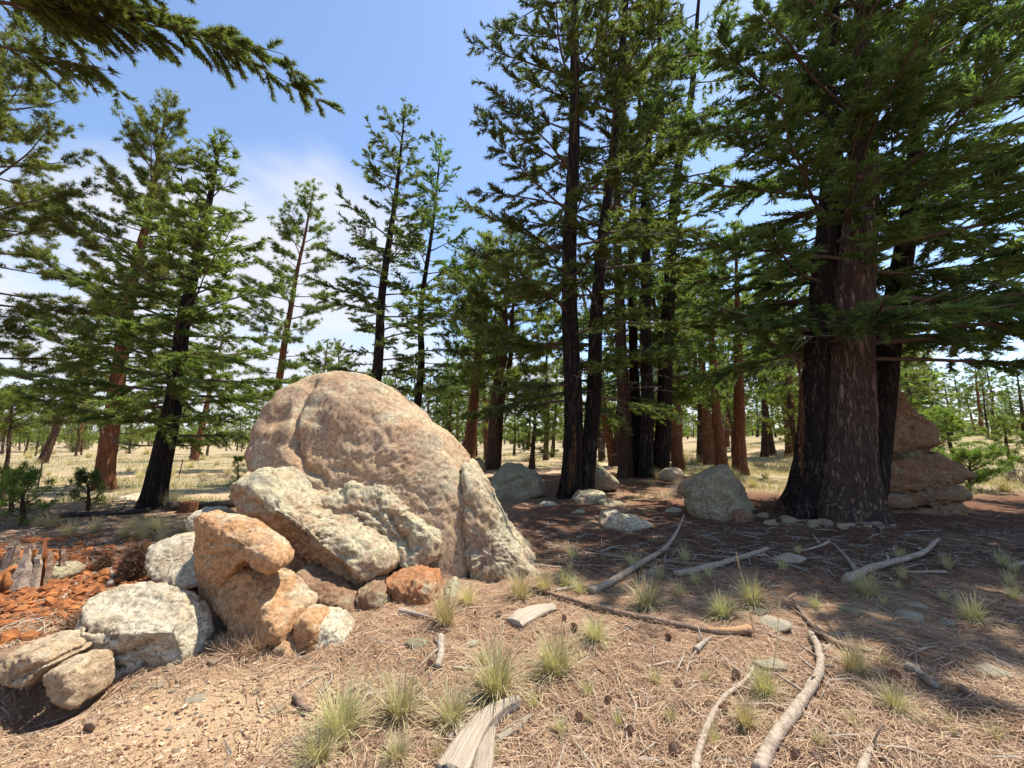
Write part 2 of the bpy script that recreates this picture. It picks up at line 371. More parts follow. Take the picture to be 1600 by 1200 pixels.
def ground_mat():
    s = NT('forest_floor'); o = s.obj(); z1 = s.attr('zone1').outputs['Color']; z2 = s.attr('zone2').outputs['Color']
    a = s.n('ShaderNodeSeparateXYZ', {0: z1}); b = s.n('ShaderNodeSeparateXYZ', {0: z2})
    n1 = s.noise(o, 1.6, 8, .65); n2 = s.noise(o, 9, 8, .7); n3 = s.noise(o, 55, 6, .72); n4 = s.noise(o, 170, 4, .7)
    big = s.noise(o, .09, 6, .6); pat = s.noise(o, .55, 7, .62, .3)
    # straw-coloured field with grey-green sage patches and bare soil
    col = s.mix(s.ramp(pat, .38, .62), (0.30, 0.235, 0.135), (0.36, 0.28, 0.16))
    col = s.mix(s.ramp(s.noise(o, .8, 8, .7), .55, .68, 0, .75), col, (0.22, 0.225, 0.135))
    col = s.mix(s.ramp(big, .52, .70, 0, .6), col, (0.40, 0.265, 0.16))
    col = s.mix(s.ramp(n2, .45, .75, 0, .5), col, (0.27, 0.205, 0.12))
    # needle litter, then a darker mix that paints in the tree shade
    lit = s.mix(s.ramp(n2, .33, .66), (0.17, 0.092, 0.058), (0.35, 0.215, 0.130))
    lit = s.mix(s.ramp(n3, .45, .72), lit, (0.46, 0.315, 0.195)); lit = s.mix(s.ramp(n1, .48, .68, 0, .6), lit, (0.41, 0.275, 0.165))
    col = s.mix(a.outputs[0], col, lit)
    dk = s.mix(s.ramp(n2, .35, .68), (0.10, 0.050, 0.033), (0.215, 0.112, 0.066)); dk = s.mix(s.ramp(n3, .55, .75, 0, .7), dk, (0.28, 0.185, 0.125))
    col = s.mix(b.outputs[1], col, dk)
    # sandy soil
    sand = s.mix(s.ramp(n1, .36, .66), (0.43, 0.29, 0.165), (0.54, 0.39, 0.235)); sand = s.mix(s.ramp(n3, .5, .72, 0, .75), sand, (0.30, 0.18, 0.10))
    sand = s.mix(s.ramp(n4, .58, .72, 0, .6), sand, (0.68, 0.54, 0.36))
    col = s.mix(a.outputs[1], col, sand)
    # dirt track
    road = s.mix(s.ramp(n1, .4, .62), (0.46, 0.305, 0.185), (0.52, 0.37, 0.24)); road = s.mix(s.ramp(n3, .55, .75, 0, .4), road, (0.42, .29, .19))
    col = s.mix(a.outputs[2], col, road)
    # rotted wood crumbs
    rot = s.mix(s.ramp(n2, .36, .62), (0.165, 0.064, 0.032), (0.44, 0.18, 0.066)); rot = s.mix(s.ramp(n3, .5, .75), rot, (0.30, .125, .055))
    col = s.mix(b.outputs[0], col, rot)
    h = s.math('ADD', s.math('MULTIPLY', n2, .6), s.math('MULTIPLY', n3, .4))
    nn = s.bump(n4, .6, .006, s.bump(h, .9, .045))
    return s.pbr(col, .97, nn, .05)
GROUND = ground_mat()

# ------------------------------------------------------------------ ground sheet
def axis(lo, hi, fine_lo, fine_hi, step, grow):
    c = list(np.arange(fine_lo, fine_hi, step)); s = step
    while c[-1] < hi: s *= grow; c.append(c[-1] + s)
    s = step; f = []; x = fine_lo
    while x > lo: s *= grow; x -= s; f.append(x)
    return np.array(f[::-1] + c)
gx = axis(-1800, 1800, -5.0, 5.5, .06, 1.06); gy = axis(-300, 2500, 1.7, 6.0, .05, 1.045)
X, Y = np.meshgrid(gx, gy, indexing='xy'); Z = hgt(X, Y) + hmicro(X, Y)
q3 = np.stack([X, Y, 0 * X], -1).reshape(-1, 3)
nA = fbm(q3 * .8, 4, 41).reshape(X.shape); nB = fbm(q3 * 2.7, 4, 51).reshape(X.shape)
near = 1 - sstep(9.0, 12.5, Y + 1.3 * nA - .10 * np.clip(X, -8, 12))
under = np.exp(-(((X - 1.5) / 7) ** 2 + ((Y - 16) / 6) ** 2) * 1.2)                  # needles gather below the clump
litter = np.clip(np.maximum(near, sstep(.30, .55, under + .15 * nA)), 0, 1)
painted_shade = np.clip(sstep(.0, 1.6, X + .3 * nA + (Y - 4.2) * .9) * near * sstep(3.4, 5.2, Y + .7 * nA - .0 * X), 0, 1) * sstep(-1.0, .6, X + .3 * nA)  # darker litter where tree shade falls; the shade is put into the colour
painted_shade = np.maximum(painted_shade, sstep(.45, .7, under + .1 * nA) * .9)
sand = sstep(.25, .75, 1.2 * np.exp(-(((X + 1.75) / 1.05) ** 2 + ((Y - 2.35) / .62) ** 2)) + .18 * nB + .1 * nA)
sand = np.maximum(sand, .75 * sstep(.45, .8, np.exp(-(((X - 3.6) / .8) ** 2 + ((Y - 2.7) / .45) ** 2)) + .16 * nB))
sand = np.maximum(sand, .5 * sstep(.30, .62, nA * .5 + .25 * nB) * near)
rot = sstep(.35, .7, np.exp(-(((X + 5.0) / 1.5) ** 2 + ((Y - 4.5) / 1.15) ** 2)) + .14 * nB)
road = np.zeros_like(X)
for (pts, w) in ((((-60, 14.5), (-14, 13.2), (-8, 14.6), (-4, 16.3), (3, 22), (14, 33)), 1.55), (((-70, 24), (-20, 23.5), (-9, 25), (0, 30), (30, 44)), 1.3)):
    d = np.full(X.shape, 1e9)
    for a, b in zip(pts[:-1], pts[1:]): d = np.minimum(d, seg_dist(X, Y, a, b)[0])
    road = np.maximum(road, 1 - sstep(w * .6, w * 1.25, d + .45 * nA + .25 * nB))
ny, nx = X.shape
i, j = np.meshgrid(np.arange(ny - 1), np.arange(nx - 1), indexing='ij')
Q = np.stack([i * nx + j, i * nx + j + 1, (i + 1) * nx + j + 1, (i + 1) * nx + j], -1).reshape(-1, 4)
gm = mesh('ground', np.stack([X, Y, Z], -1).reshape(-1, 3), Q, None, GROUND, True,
          {'zone1': ('POINT', np.stack([litter, sand, road], -1).reshape(-1, 3)), 'zone2': ('POINT', np.stack([rot, painted_shade, 0 * X], -1).reshape(-1, 3))})
obj('ground', gm, kind='structure')
def gz(x, y):
    i = min(max(int(np.searchsorted(gx, x)) - 1, 0), len(gx) - 2); j = min(max(int(np.searchsorted(gy, y)) - 1, 0), len(gy) - 2)
    a = (x - gx[i]) / (gx[i + 1] - gx[i]); b = (y - gy[j]) / (gy[j + 1] - gy[j])
    return float((Z[j, i] * (1 - a) + Z[j, i + 1] * a) * (1 - b) + (Z[j + 1, i] * (1 - a) + Z[j + 1, i + 1] * a) * b)

# ------------------------------------------------------------------ rocks
def star(poly, c, n, smooth=1):
    pts = np.asarray(poly, float)
    for _ in range(smooth):
        nx_ = np.roll(pts, -1, 0); pts = np.stack([.78 * pts + .22 * nx_, .22 * pts + .78 * nx_], 1).reshape(-1, 2)
    dense = np.concatenate([a + (b - a) * np.linspace(0, 1, 12, endpoint=False)[:, None] for a, b in zip(pts, np.roll(pts, -1, 0))])
    d = dense - c; an = np.arctan2(d[:, 1], d[:, 0]); r = np.hypot(d[:, 0], d[:, 1]); o = np.argsort(an); an, r = an[o], r[o]
    th = np.linspace(-pi, pi, n, endpoint=False)
    return th, np.interp(th, np.concatenate([an - 2 * pi, an, an + 2 * pi]), np.tile(r, 3))
def rock_mesh(name, outline, y, tf, tb, mat, lean=0.0, yaw=0.0, e=.72, n=220, m=110, seed=1, big=.05, mid=.02, fine=.006, strata=0.0, centre=None, dents=(), grooves=(), cuts=(), smooth=1, origin=None):
    """A rock body: its outline stands on the plane at depth y, it bulges tf towards and tb away from the viewer."""
    cu = centre if centre is not None else np.mean(np.array(outline, float), 0)
    x0 = P(cu[0], cu[1], y)[0]
    def PL(u, v):                                   # where that sight line meets the rock's own tilted mid plane
        d = ray(u, v); t = (y + lean * (EYE - .3) - yaw * x0) / (d[1] - lean * d[2] - yaw * d[0]); p = C_ + d * t; return p[[0, 2]]
    w = np.array([PL(u, v) for u, v in outline]); c = PL(*cu)
    th, R = star(w, c, n, smooth)
    pd = np.linspace(-pi / 2, pi / 2, 6001); cd = np.abs(np.cos(pd)) ** e; sd0 = np.sign(np.sin(pd)) * np.abs(np.sin(pd)) ** e
    al = np.concatenate([[0], np.cumsum(np.hypot(np.diff(cd) * R.mean(), np.diff(sd0) * .5 * (tf + tb)))])      # rings evenly spaced over the surface
    st = np.linspace(0, al[-1], m + 1)[1:-1]; cs = np.interp(st, al, cd); sn = np.interp(st, al, sd0); ph = st
    T = np.where(sn > 0, tb, tf) * sn
    rr = R[None] * cs[:, None]
    x = c[0] + rr * np.cos(th)[None]; z = c[1] + rr * np.sin(th)[None]; yy = np.repeat((y + T)[:, None], n, 1)
    poles = np.array([[c[0], y - tf, c[1]], [c[0], y + tb, c[1]]])
    V = np.concatenate([np.stack([x, yy, z], -1).reshape(-1, 3), poles])
    V[:, 1] += lean * (V[:, 2] - 0.3) + yaw * (V[:, 0] - x0)
    mm = len(ph); a = mm * n
    i, j = np.meshgrid(np.arange(mm - 1), np.arange(n), indexing='ij'); k = (j + 1) % n
    Q = np.stack([i * n + j, i * n + k, (i + 1) * n + k, (i + 1) * n + j], -1).reshape(-1, 4)
    jj = np.arange(n); kk = (jj + 1) % n
    Tt = np.concatenate([np.stack([np.full(n, a), kk, jj], -1), np.stack([np.full(n, a + 1), (mm - 1) * n + jj, (mm - 1) * n + kk], -1)])
    ctr = np.array([c[0], y + lean * (c[1] - .3), c[1]])
    for (nv, off, soft) in cuts:
        nv = np.array(nv, float); nv /= np.linalg.norm(nv); d = (V - ctr) @ nv - off; V -= np.where(d > 0, d * soft, 0)[:, None] * nv
    def normals():
        tri = np.concatenate([Q[:, [0, 1, 2]], Q[:, [0, 2, 3]], Tt]); fn = np.cross(V[tri[:, 1]] - V[tri[:, 0]], V[tri[:, 2]] - V[tri[:, 0]])
        N = np.zeros_like(V)
        for q in range(3): np.add.at(N, tri[:, q], fn)
        return nz(N)
    N = normals(); 
    if np.mean(np.sum(N * (V - ctr), 1)) < 0: N = -N; Q = Q[:, ::-1]; Tt = Tt[:, ::-1]; flip = -1
    else: flip = 1
    b = fbm(V * 1.5 + seed, 3, seed, .42); f = fbm(V * 7.5 + seed, 4, seed + 3, .55)
    D = big * b + mid * .5 * f - mid * .9 * np.clip(np.abs(fbm(V * 2.3 + 9 + seed, 3, seed + 8)) * -6 + .5, 0, 1)
    if strata: D += strata * np.sin(V[:, 2] * 20 + 5 * fbm(V * 1.1, 3, seed + 5) + V[:, 0] * 4.0) * (0.5 + .5 * vnoise(V * 1.7, seed + 6))
    # pixel positions, used only to say where a hollow or a crack sits on this body
    for (u, v, r, dep) in dents:
        p = PL(u, v); q = np.hypot(V[:, 0] - p[0], (V[:, 2] - p[1])); D -= dep * np.exp(-(q / r) ** 2) * (N[:, 1] < .2)
    for (pts, wd, dep) in grooves:
        pp = [PL(u, v) for u, v in pts]; dm = np.full(len(V), 9.0)
        wob = .03 * vnoise(V * 7, seed + 11)
        for s0, s1 in zip(pp[:-1], pp[1:]): dm = np.minimum(dm, seg_dist(V[:, 0] + wob, V[:, 2] + wob, s0, s1)[0])
        D -= dep * np.exp(-(dm / wd) ** 2) * (N[:, 1] < .3)
    V = V + N * D[:, None]; N = normals() * flip
    V = V + N * (1.3 * fine * fbm(V * 26, 3, seed + 20, .6))[:, None]
    o = np.zeros(3) if origin is None else np.asarray(origin)
    return mesh(name, V - o, Q, Tt, mat, True)

o = G(600, 930)
BOULDER = empty('boulder', o, 'huge domed tan granite boulder with lichen, split by a vertical crack', 'boulder')
DOME = [(408, 735), (411, 700), (425, 660), (447, 622), (478, 598), (508, 590), (533, 584), (566, 588), (606, 603), (645, 630), (683, 668), (708, 700), (724, 722), (748, 770), (752, 820), (748, 870), (740, 935), (640, 965), (540, 955), (450, 900), (418, 800)]
obj('dome', rock_mesh('dome', DOME, 5.05, .72, 1.3, ROCK_TAN, lean=.40, e=.56, n=330, m=160, seed=4, big=.07, mid=.016, fine=.007, strata=.012, centre=(570, 770),
    dents=[(470, 655, .20, .07), (455, 705, .22, .06), (560, 640, .25, -.05), (500, 690, .14, .05), (620, 700, .4, -.03), (690, 770, .10, .02), (640, 745, .08, .035)],
    grooves=[(((512, 603), (503, 640), (500, 680), (512, 715), (545, 742)), .045, .07), (((415, 740), (470, 735), (520, 755), (575, 750)), .07, .05), (((600, 752), (632, 775), (655, 800)), .030, .06),
             (((540, 612), (600, 655), (640, 690)), .05, .018), (((430, 690), (480, 640)), .05, .03), (((590, 700), (650, 740), (700, 790)), .03, .012), (((560, 720), (620, 745)), .03, .015)],
    origin=o), BOULDER)
WEDGE = [(727, 716), (745, 735), (764, 762), (782, 795), (797, 828), (822, 858), (842, 884), (843, 898), (826, 915), (800, 935), (770, 945), (742, 930), (729, 905), (727, 850), (728, 790), (727, 745)]
obj('split_slab', rock_mesh('split_slab', WEDGE, 4.92, .46, .9, ROCK_LICH, lean=.40, yaw=.16, e=.44, n=230, m=110, seed=9, big=.05, mid=.040, fine=.007, centre=(768, 850),
    dents=[(757, 838, .055, .06), (748, 845, .06, .04), (780, 870, .10, -.05), (740, 900, .1, .05)], grooves=[(((735, 780), (745, 800)), .03, .03)], origin=o), BOULDER)
SLAB = [(363, 795), (366, 770), (385, 745), (412, 731), (440, 731), (456, 748), (470, 768), (500, 786), (545, 806), (590, 832), (618, 855), (628, 872), (618, 890), (588, 908), (552, 922), (528, 930), (500, 915), (468, 888), (440, 862), (405, 838), (372, 815)]
obj('lower_slab', rock_mesh('lower_slab', SLAB, 4.18, .42, .75, ROCK_LICH, lean=.42, yaw=.10, e=.55, n=260, m=110, seed=14, big=.055, mid=.045, fine=.010, centre=(495, 835),
    cuts=[((-.45, -.75, -.5), .20, .85)], dents=[(548, 880, .10, .04), (588, 848, .05, .035), (470, 790, .15, -.02), (600, 870, .06, .03)],
    grooves=[(((560, 845), (600, 880)), .03, .02), (((540, 870), (562, 900)), .03, .03), (((400, 770), (450, 790), (500, 830)), .05, .025)], origin=o), BOULDER)
LEDGE = [(503, 775), (525, 772), (542, 768), (556, 754), (586, 750), (612, 760), (632, 782), (652, 806), (690, 838), (694, 862), (664, 884), (638, 886), (628, 866), (612, 846), (580, 824), (545, 806), (515, 790)]
obj('ledge', rock_mesh('ledge', LEDGE, 4.44, .20, .5, ROCK_LICH, lean=.42, e=.36, n=220, m=80, seed=19, smooth=0, big=.04, mid=.05, fine=.010, strata=.012, centre=(600, 815),
    dents=[(640, 828, .06, .06), (655, 845, .05, .06), (600, 800, .06, .03)], grooves=[(((618, 800), (650, 850)), .03, .05), (((560, 790), (600, 800), (640, 850)), .02, .03)], origin=o), BOULDER)
for nm, ol, yy, tf, mt, sd_ in (('foot_stone', [(470, 880), (500, 900), (545, 918), (568, 935), (575, 960), (560, 985), (500, 980), (462, 930)], 3.92, .26, ROCK_DUSK, 23),
                             ('foot_stone', [(560, 915), (590, 905), (610, 920), (614, 945), (606, 975), (575, 975), (560, 945)], 3.95, .22, ROCK_DUSK, 24),
                             ('rust_stone', [(598, 900), (625, 890), (660, 886), (684, 898), (693, 925), (690, 950), (660, 968), (620, 945)], 4.12, .28, ROCK_RUST, 25),
                             ('foot_stone', [(692, 915), (710, 910), (724, 928), (722, 960), (700, 965), (688, 945)], 4.15, .2, ROCK_GREY, 26),
                             ('back_stone', [(425, 800), (480, 830), (560, 870), (640, 890), (640, 960), (560, 985), (470, 950), (430, 880)], 4.75, .35, ROCK_DUSK, 27)):
    obj(nm, rock_mesh(nm, ol, yy, tf, .4, mt, lean=.2, e=.65, n=120, m=60, seed=sd_, big=.04, mid=.03, fine=.006, grooves=[(((650, 895), (640, 930)), .02, .03)] if nm == 'rust_stone' else (), origin=o), BOULDER)

o = G(430, 1010)
ST = empty('standing_rock', o, 'warm orange upright rock with a notched overhanging head, beside the huge boulder', 'rock')
HEAD = [(314, 803), (322, 799), (330, 806), (352, 809), (378, 816), (406, 833), (428, 852), (444, 872), (443, 885), (430, 893), (408, 884), (385, 880), (368, 900), (348, 932), (328, 930), (318, 890), (315, 858), (320, 830)]
obj('head', rock_mesh('head', HEAD, 3.42, .13, .24, ROCK_WARM, lean=.02, yaw=-.42, e=.42, n=180, m=85, seed=31, big=.02, mid=.018, fine=.005, strata=.006, centre=(366, 850),
    smooth=0, cuts=[((.1, -.45, .9), .155, .85)], grooves=[(((330, 838), (370, 842), (420, 850)), .012, .014), (((345, 860), (385, 858)), .012, .012)], dents=[(395, 882, .06, .05)], origin=o), ST)
BODY = [(317, 850), (335, 868), (372, 880), (400, 888), (430, 905), (455, 922), (476, 945), (486, 965), (502, 985), (503, 1010), (480, 1040), (440, 1040), (405, 1005), (370, 970), (338, 925), (320, 885)]
obj('body', rock_mesh('body', BODY, 3.36, .15, .30, ROCK_WARM, lean=.12, yaw=-.40, e=.45, n=200, m=95, seed=33, big=.03, mid=.022, fine=.006, centre=(405, 945),
    cuts=[((.72, -.25, .65), .17, .8)], dents=[(452, 965, .07, -.05), (430, 985, .05, -.03), (472, 960, .03, .04)],
    grooves=[(((482, 968), (462, 985), (430, 1005)), .018, .04), (((400, 900), (440, 930)), .03, .02), (((455, 975), (440, 945)), .02, .02)], origin=o), ST)
obj('toe', rock_mesh('toe', [(470, 960), (488, 958), (503, 980), (506, 1010), (488, 1030), (468, 1000)], 3.22, .10, .2, ROCK_WARM, e=.42, n=100, m=50, seed=35, big=.02, mid=.015, origin=o), ST)
def lone(name, label, outline, y, tf, tb, mat, cat='rock', group=None, **k):
    u = sum(p[0] for p in outline) / len(outline); g = P(u, 900, y); g[2] = gz(g[0], y)
    return obj(name, rock_mesh(name, outline, y, tf, tb, mat, origin=g, **k), None, g, label, cat, group)
lone('rock', 'small grey rock at the foot of the orange upright rock', [(487, 958), (510, 953), (540, 962), (556, 985), (557, 1010), (530, 1025), (495, 1015), (482, 985)], 3.38, .2, .2, ROCK_PALE, n=150, m=70, e=.65, seed=41, big=.03, mid=.015, lean=.25)
lone('rock', 'low pale blocky rock half shaded by the orange upright rock', [(116, 975), (128, 945), (158, 922), (195, 919), (240, 922), (272, 936), (292, 962), (304, 995), (302, 1030), (265, 1062), (195, 1085), (150, 1060), (128, 1030), (112, 1005)], 3.08, .30, .26, ROCK_PALE,
     n=230, m=105, e=.45, lean=.26, seed=43, big=.05, mid=.024, fine=.006, centre=(225, 1000), smooth=0, cuts=[((.10, -1, .02), .14, .95), ((-.75, -.65, .0), .32, .85), ((.06, -.42, .9), .155, .92)],
     grooves=[(((152, 955), (190, 972), (215, 980)), .016, .04), (((160, 1000), (215, 1010), (260, 990)), .02, .035), (((232, 1005), (236, 1035)), .016, .04), (((150, 1035), (205, 1040)), .016, .04)], dents=[(205, 1050, .05, -.04), (185, 1075, .06, .07)])
lone('rock', 'small split pale rock at the end of the low blocky rock', [(18, 1030), (40, 1010), (75, 1001), (105, 1012), (112, 1025), (90, 1045), (60, 1075), (28, 1060)], 2.75, .13, .2, ROCK_STONE, smooth=0, n=140, m=70, e=.42, seed=45, big=.03, mid=.02, lean=.3, grooves=[(((105, 1018), (70, 1030), (45, 1062)), .02, .04)])
lone('rock', 'small rounded tan rock wedged against the low blocky rock', [(86, 1045), (105, 1032), (128, 1035), (136, 1060), (135, 1095), (100, 1090)], 2.66, .10, .2, ROCK_STONE, smooth=0, n=80, m=42, e=.45, seed=46, big=.02, mid=.015)
lone('rock', 'flat pale rock lying behind the orange upright rock', [(243, 850), (270, 838), (300, 826), (330, 828), (345, 860), (340, 905), (300, 915), (250, 905)], 4.25, .22, .5, ROCK_PALE, n=150, m=80, e=.5, seed=47, big=.03, mid=.012, lean=1.0)
lone('rock', 'small pale rock tip showing behind the orange upright rock', [(300, 806), (318, 793), (340, 795), (350, 812), (330, 835), (300, 830)], 4.9, .2, .3, ROCK_PALE, n=80, m=42, e=.6, seed=48, lean=.4, big=.03)
lone('rock', 'white flat rock beside the dirt track near the dark leaning fir', [(182, 782), (192, 774), (210, 773), (225, 780), (226, 795), (185, 797)], 10.6, .3, .4, ROCK_PALE, n=80, m=42, e=.6, seed=49, big=.04, mid=.03, lean=.3)
lone('rock', 'grey stone sunk in the red rotted wood', [(70, 893), (85, 882), (105, 883), (114, 895), (100, 910), (72, 908)], 4.55, .15, .2, ROCK_GREY, n=64, m=36, seed=50, big=.03, lean=.4)
lone('rock', 'rounded tan boulder in dry grass behind the huge boulder', [(764, 760), (768, 740), (785, 730), (812, 730), (835, 740), (850, 758), (852, 775), (800, 790), (765, 785)], 11.6, .6, .7, ROCK_GREY, 'boulder', smooth=0, n=110, m=56, e=.5, seed=51, big=.10, mid=.04, lean=.2, grooves=[(((775, 757), (815, 742)), .05, .08)])
lone('rock', 'grey boulder beside the far double pine', [(730, 730), (735, 718), (748, 713), (757, 722), (758, 738), (732, 740)], 20.0, .4, .5, ROCK_GREY, 'boulder', n=64, m=36, seed=52, big=.06)
lone('rock', 'pointed grey boulder behind the forked dark trunk', [(905, 760), (908, 728), (920, 716), (938, 730), (965, 752), (960, 765), (915, 768)], 12.6, .5, .6, ROCK_GREY, 'boulder', smooth=0, n=90, m=46, e=.5, seed=53, big=.05, mid=.03, lean=.2)
lone('rock', 'flat lichen covered rock at the base of the forked dark trunk', [(897, 780), (905, 768), (925, 765), (944, 771), (945, 783), (925, 790), (900, 790)], 10.5, .35, .4, ROCK_LICH, smooth=0, n=80, m=40, e=.45, seed=54, big=.05, lean=.3)
lone('rock', 'low pale rock alone on the shaded needle litter', [(938, 820), (945, 802), (962, 795), (978, 803), (1000, 808), (1018, 820), (1000, 830), (950, 832)], 7.35, .3, .35, ROCK_PALE, smooth=0, n=100, m=50, e=.45, seed=55, big=.06, mid=.025, lean=.3)
lone('rock', 'steep grey green boulder in the shade with a small block at its foot', [(1080, 790), (1082, 765), (1097, 748), (1118, 735), (1132, 728), (1148, 740), (1160, 755), (1178, 775), (1190, 790), (1172, 815), (1130, 822), (1090, 815)], 8.35, .50, .6, ROCK_GREY, 'boulder', smooth=0, n=170, m=80, e=.50, lean=.22, seed=56, big=.05, mid=.06, centre=(1128, 785), cuts=[((.7, -.6, .35), .33, .8), ((-.5, -.7, .45), .36, .8), ((.1, -.8, .6), .40, .7)], grooves=[(((1118, 800), (1122, 820)), .02, .05), (((1095, 790), (1097, 815)), .02, .04)])
lone('rock', 'small square stone block against the steep grey green boulder', [(1145, 800), (1160, 795), (1175, 800), (1174, 820), (1146, 824)], 7.75, .12, .2, ROCK_DUSK, n=64, m=36, e=.5, seed=57, big=.02)
lone('rock', 'small tan rock beside a heap of dead twigs', [(1062, 772), (1066, 755), (1080, 748), (1090, 757), (1088, 778)], 9.6, .3, .3, ROCK_STONE, n=64, m=36, e=.6, seed=58, big=.05)
lone('rock', 'pale grey rock at the foot of the cluster of dark trunks', [(1030, 742), (1040, 733), (1058, 732), (1068, 742), (1055, 752), (1035, 752)], 14.0, .4, .4, ROCK_PALE, n=64, m=36, seed=59, big=.05)
lone('rock', 'large pale layered rock far behind the dark trunks', [(1030, 718), (1034, 704), (1048, 698), (1062, 708), (1064, 722)], 27, .9, 1.0, ROCK_PALE, 'boulder', n=80, m=42, seed=60, big=.12, strata=.05)
g = P(1400, 800, 8.9); g[2] = gz(g[0], 8.9)
RS = empty('layered_rock', g, 'tall stacked brown rock leaning behind the thick double trunk', 'rock')
for nm, ol, yy, tf, mt, sd_, ln in (('cap', [(1330, 650), (1352, 622), (1368, 611), (1384, 618), (1392, 634), (1415, 648), (1438, 664), (1444, 682), (1441, 698), (1420, 704), (1370, 712), (1320, 712)], 9.0, .6, ROCK_DUSK, 61, .1),
                                ('layer', [(1300, 730), (1345, 712), (1400, 702), (1432, 704), (1462, 722), (1488, 741), (1470, 752), (1430, 764), (1370, 770), (1300, 765)], 8.95, .75, ROCK_DUSK, 62, .15),
                                ('layer', [(1300, 765), (1370, 762), (1440, 752), (1470, 754), (1483, 770), (1470, 778), (1420, 790), (1340, 795), (1300, 790)], 8.9, .72, ROCK_DUSK, 63, .1),
                                ('layer', [(1340, 792), (1400, 786), (1450, 778), (1474, 784), (1470, 800), (1452, 815), (1400, 822), (1345, 818)], 8.85, .72, ROCK_DUSK, 64, .05)):
    obj(nm, rock_mesh(nm, ol, yy, tf, .6, mt, lean=ln, e=.55, n=130, m=56, seed=sd_, big=.06, mid=.07, fine=.010, strata=.022, smooth=0, origin=g), RS)

# stones that share two or three meshes
def stone_mesh(seed, mat, sub=3, flat=.5):
    import bmesh
    bm = bmesh.new(); bmesh.ops.create_icosphere(bm, subdivisions=sub, radius=1.0)
    V = np.array([v.co for v in bm.verts]); Fc = np.array([[v.index for v in f.verts] for f in bm.faces]); bm.free()
    r = rng(seed); 
    for _ in range(9):
        nv = nz(r.normal(size=3)); off = r.uniform(.55, .85); d = V @ nv - off; V -= np.where(d > 0, d * .92, 0)[:, None] * nv
    V = V * (1 + .10 * fbm(V * 1.7 + seed, 3, seed))[:, None]; V = V * (1 + .03 * fbm(V * 7, 2, seed + 1))[:, None]; V[:, 2] *= flat
    return mesh('stone', V, None, Fc, mat, True)
STONES = [stone_mesh(71 + k, (ROCK_PALE, ROCK_STONE, ROCK_STONE, ROCK_GREY)[k % 4], 4 if k < 4 else 3, (.38, .5, .62, .45)[k % 4]) for k in range(8)]
def stone(u, v, wpx, hs, k, label, group=None, name='stone', sink=.25):
    p = G(u, v); d = zd(p); w = wpx / FPX * d * .5 * .92
    r = rng(int(u * 7 + v)); me = STONES[k % 8]
    p = p + np.array([0, w * .5, 0]); hs = max(hs, .8); p[2] = gz(p[0], p[1]) - w * hs * (.03 if wpx > 30 else -.08)
    return obj(name, me, None, p, label, 'stone', group, None, (r.uniform(-.15, .15), r.uniform(-.15, .15), r.uniform(-.5, .5)), (w, w * r.uniform(.6, .85), w * hs))
stone(1225, 1050, 80, .40, 0, 'pale flat stone beside the long curved fallen branch', sink=.3)
stone(1212, 985, 72, .55, 4, 'buff stone at the edge of the shade behind the curved branch')
stone(1186, 960, 38, .5, 3, 'small grey green stone in grass at the end of the orange stick')
stone(1490, 978, 42, .5, 0, 'pale oval stone alone in the shade')
stone(1432, 972, 60, .4, 4, 'low grey stone in the shade beside the pale oval stone')
stone(1335, 958, 48, .4, 3, 'half buried stone in the shade among twigs')
stone(1440, 950, 40, .4, 4, 'half buried stone in the shade among needles')
stone(1247, 880, 62, .35, 0, 'flat pale slab in the shade beside a grey straight branch')
stone(1572, 1060, 60, .5, 4, 'lichen stone on bare sandy soil at the shade edge')
stone(1268, 950, 30, .5, 0, 'small flat stone beside the charred end of the branch')
stone(1360, 1020, 24, .6, 5, 'small white stone by the bleached broken stub')
stone(818, 1195, 24, .9, 1, 'round tan stone beside the broken bleached log')
stone(648, 1012, 48, .45, 3, 'half buried grey stone on the sunny needle litter')
stone(735, 1010, 40, .3, 0, 'flat grey stone near the bleached wood slab')
stone(1020, 897, 26, .5, 4, 'small stone beside the grey forked branch')
stone(300, 1097, 38, .35, 0, 'flat pinkish stone on sandy soil in front of the low blocky rock')
stone(425, 1115, 34, .7, 5, 'yellow tan stone on sandy soil beside the bark piece')
stone(240, 1075, 34, 1.0, 1, 'knobbly stone just in front of the low blocky rock')
stone(258, 1050, 26, .9, 2, 'small lumpy stone touching the low blocky rock')
stone(330, 1040, 30, .5, 6, 'orange tan stone under the edge of the low blocky rock')
stone(375, 1035, 24, .5, 1, 'orange stone half buried near the orange upright rock')
stone(1055, 800, 30, .5, 4, 'small stone left of the steep grey green boulder')
stone(855, 790, 40, .4, 4, 'flat dark stone near the forked dark trunk')
stone(905, 802, 26, .4, 0, 'small pale stone in front of the forked dark trunk')
stone(790, 1000 - 120, 18, .5, 5, 'small stone against the split slab of the huge boulder')
stone(952, 790, 60, .35, 3, 'flat grey stone right of the rock at the forked trunk')
r = rng(5)
for k in range(44):
    u = r.uniform(1195, 1400); v = 804 + 20 * r.random() + (u - 1195) * .03
    stone(u, v, r.uniform(8, 30), r.uniform(.5, .8), (1, 2, 5, 6)[int(r.integers(0, 4))], 'small pale stone in the scatter at the foot of the thick double trunk', 'stones scattered at the foot of the thick double trunk')
for k in range(26):
    u, v = r.uniform(860, 1590), r.uniform(825, 900)
    stone(u, v, r.uniform(6, 14), .45, (1, 2, 5, 6)[int(r.integers(0, 4))], 'tiny pale stone lying on shaded needle litter', 'tiny stones on the shaded litter')
for k in range(30):
    u, v = r.uniform(180, 560), r.uniform(1045, 1190)
    stone(u, v, r.uniform(8, 20), .6, (1, 2, 5, 6)[int(r.integers(0, 4))], 'small tan stone loose on the sandy soil', 'stones loose on the sandy soil')

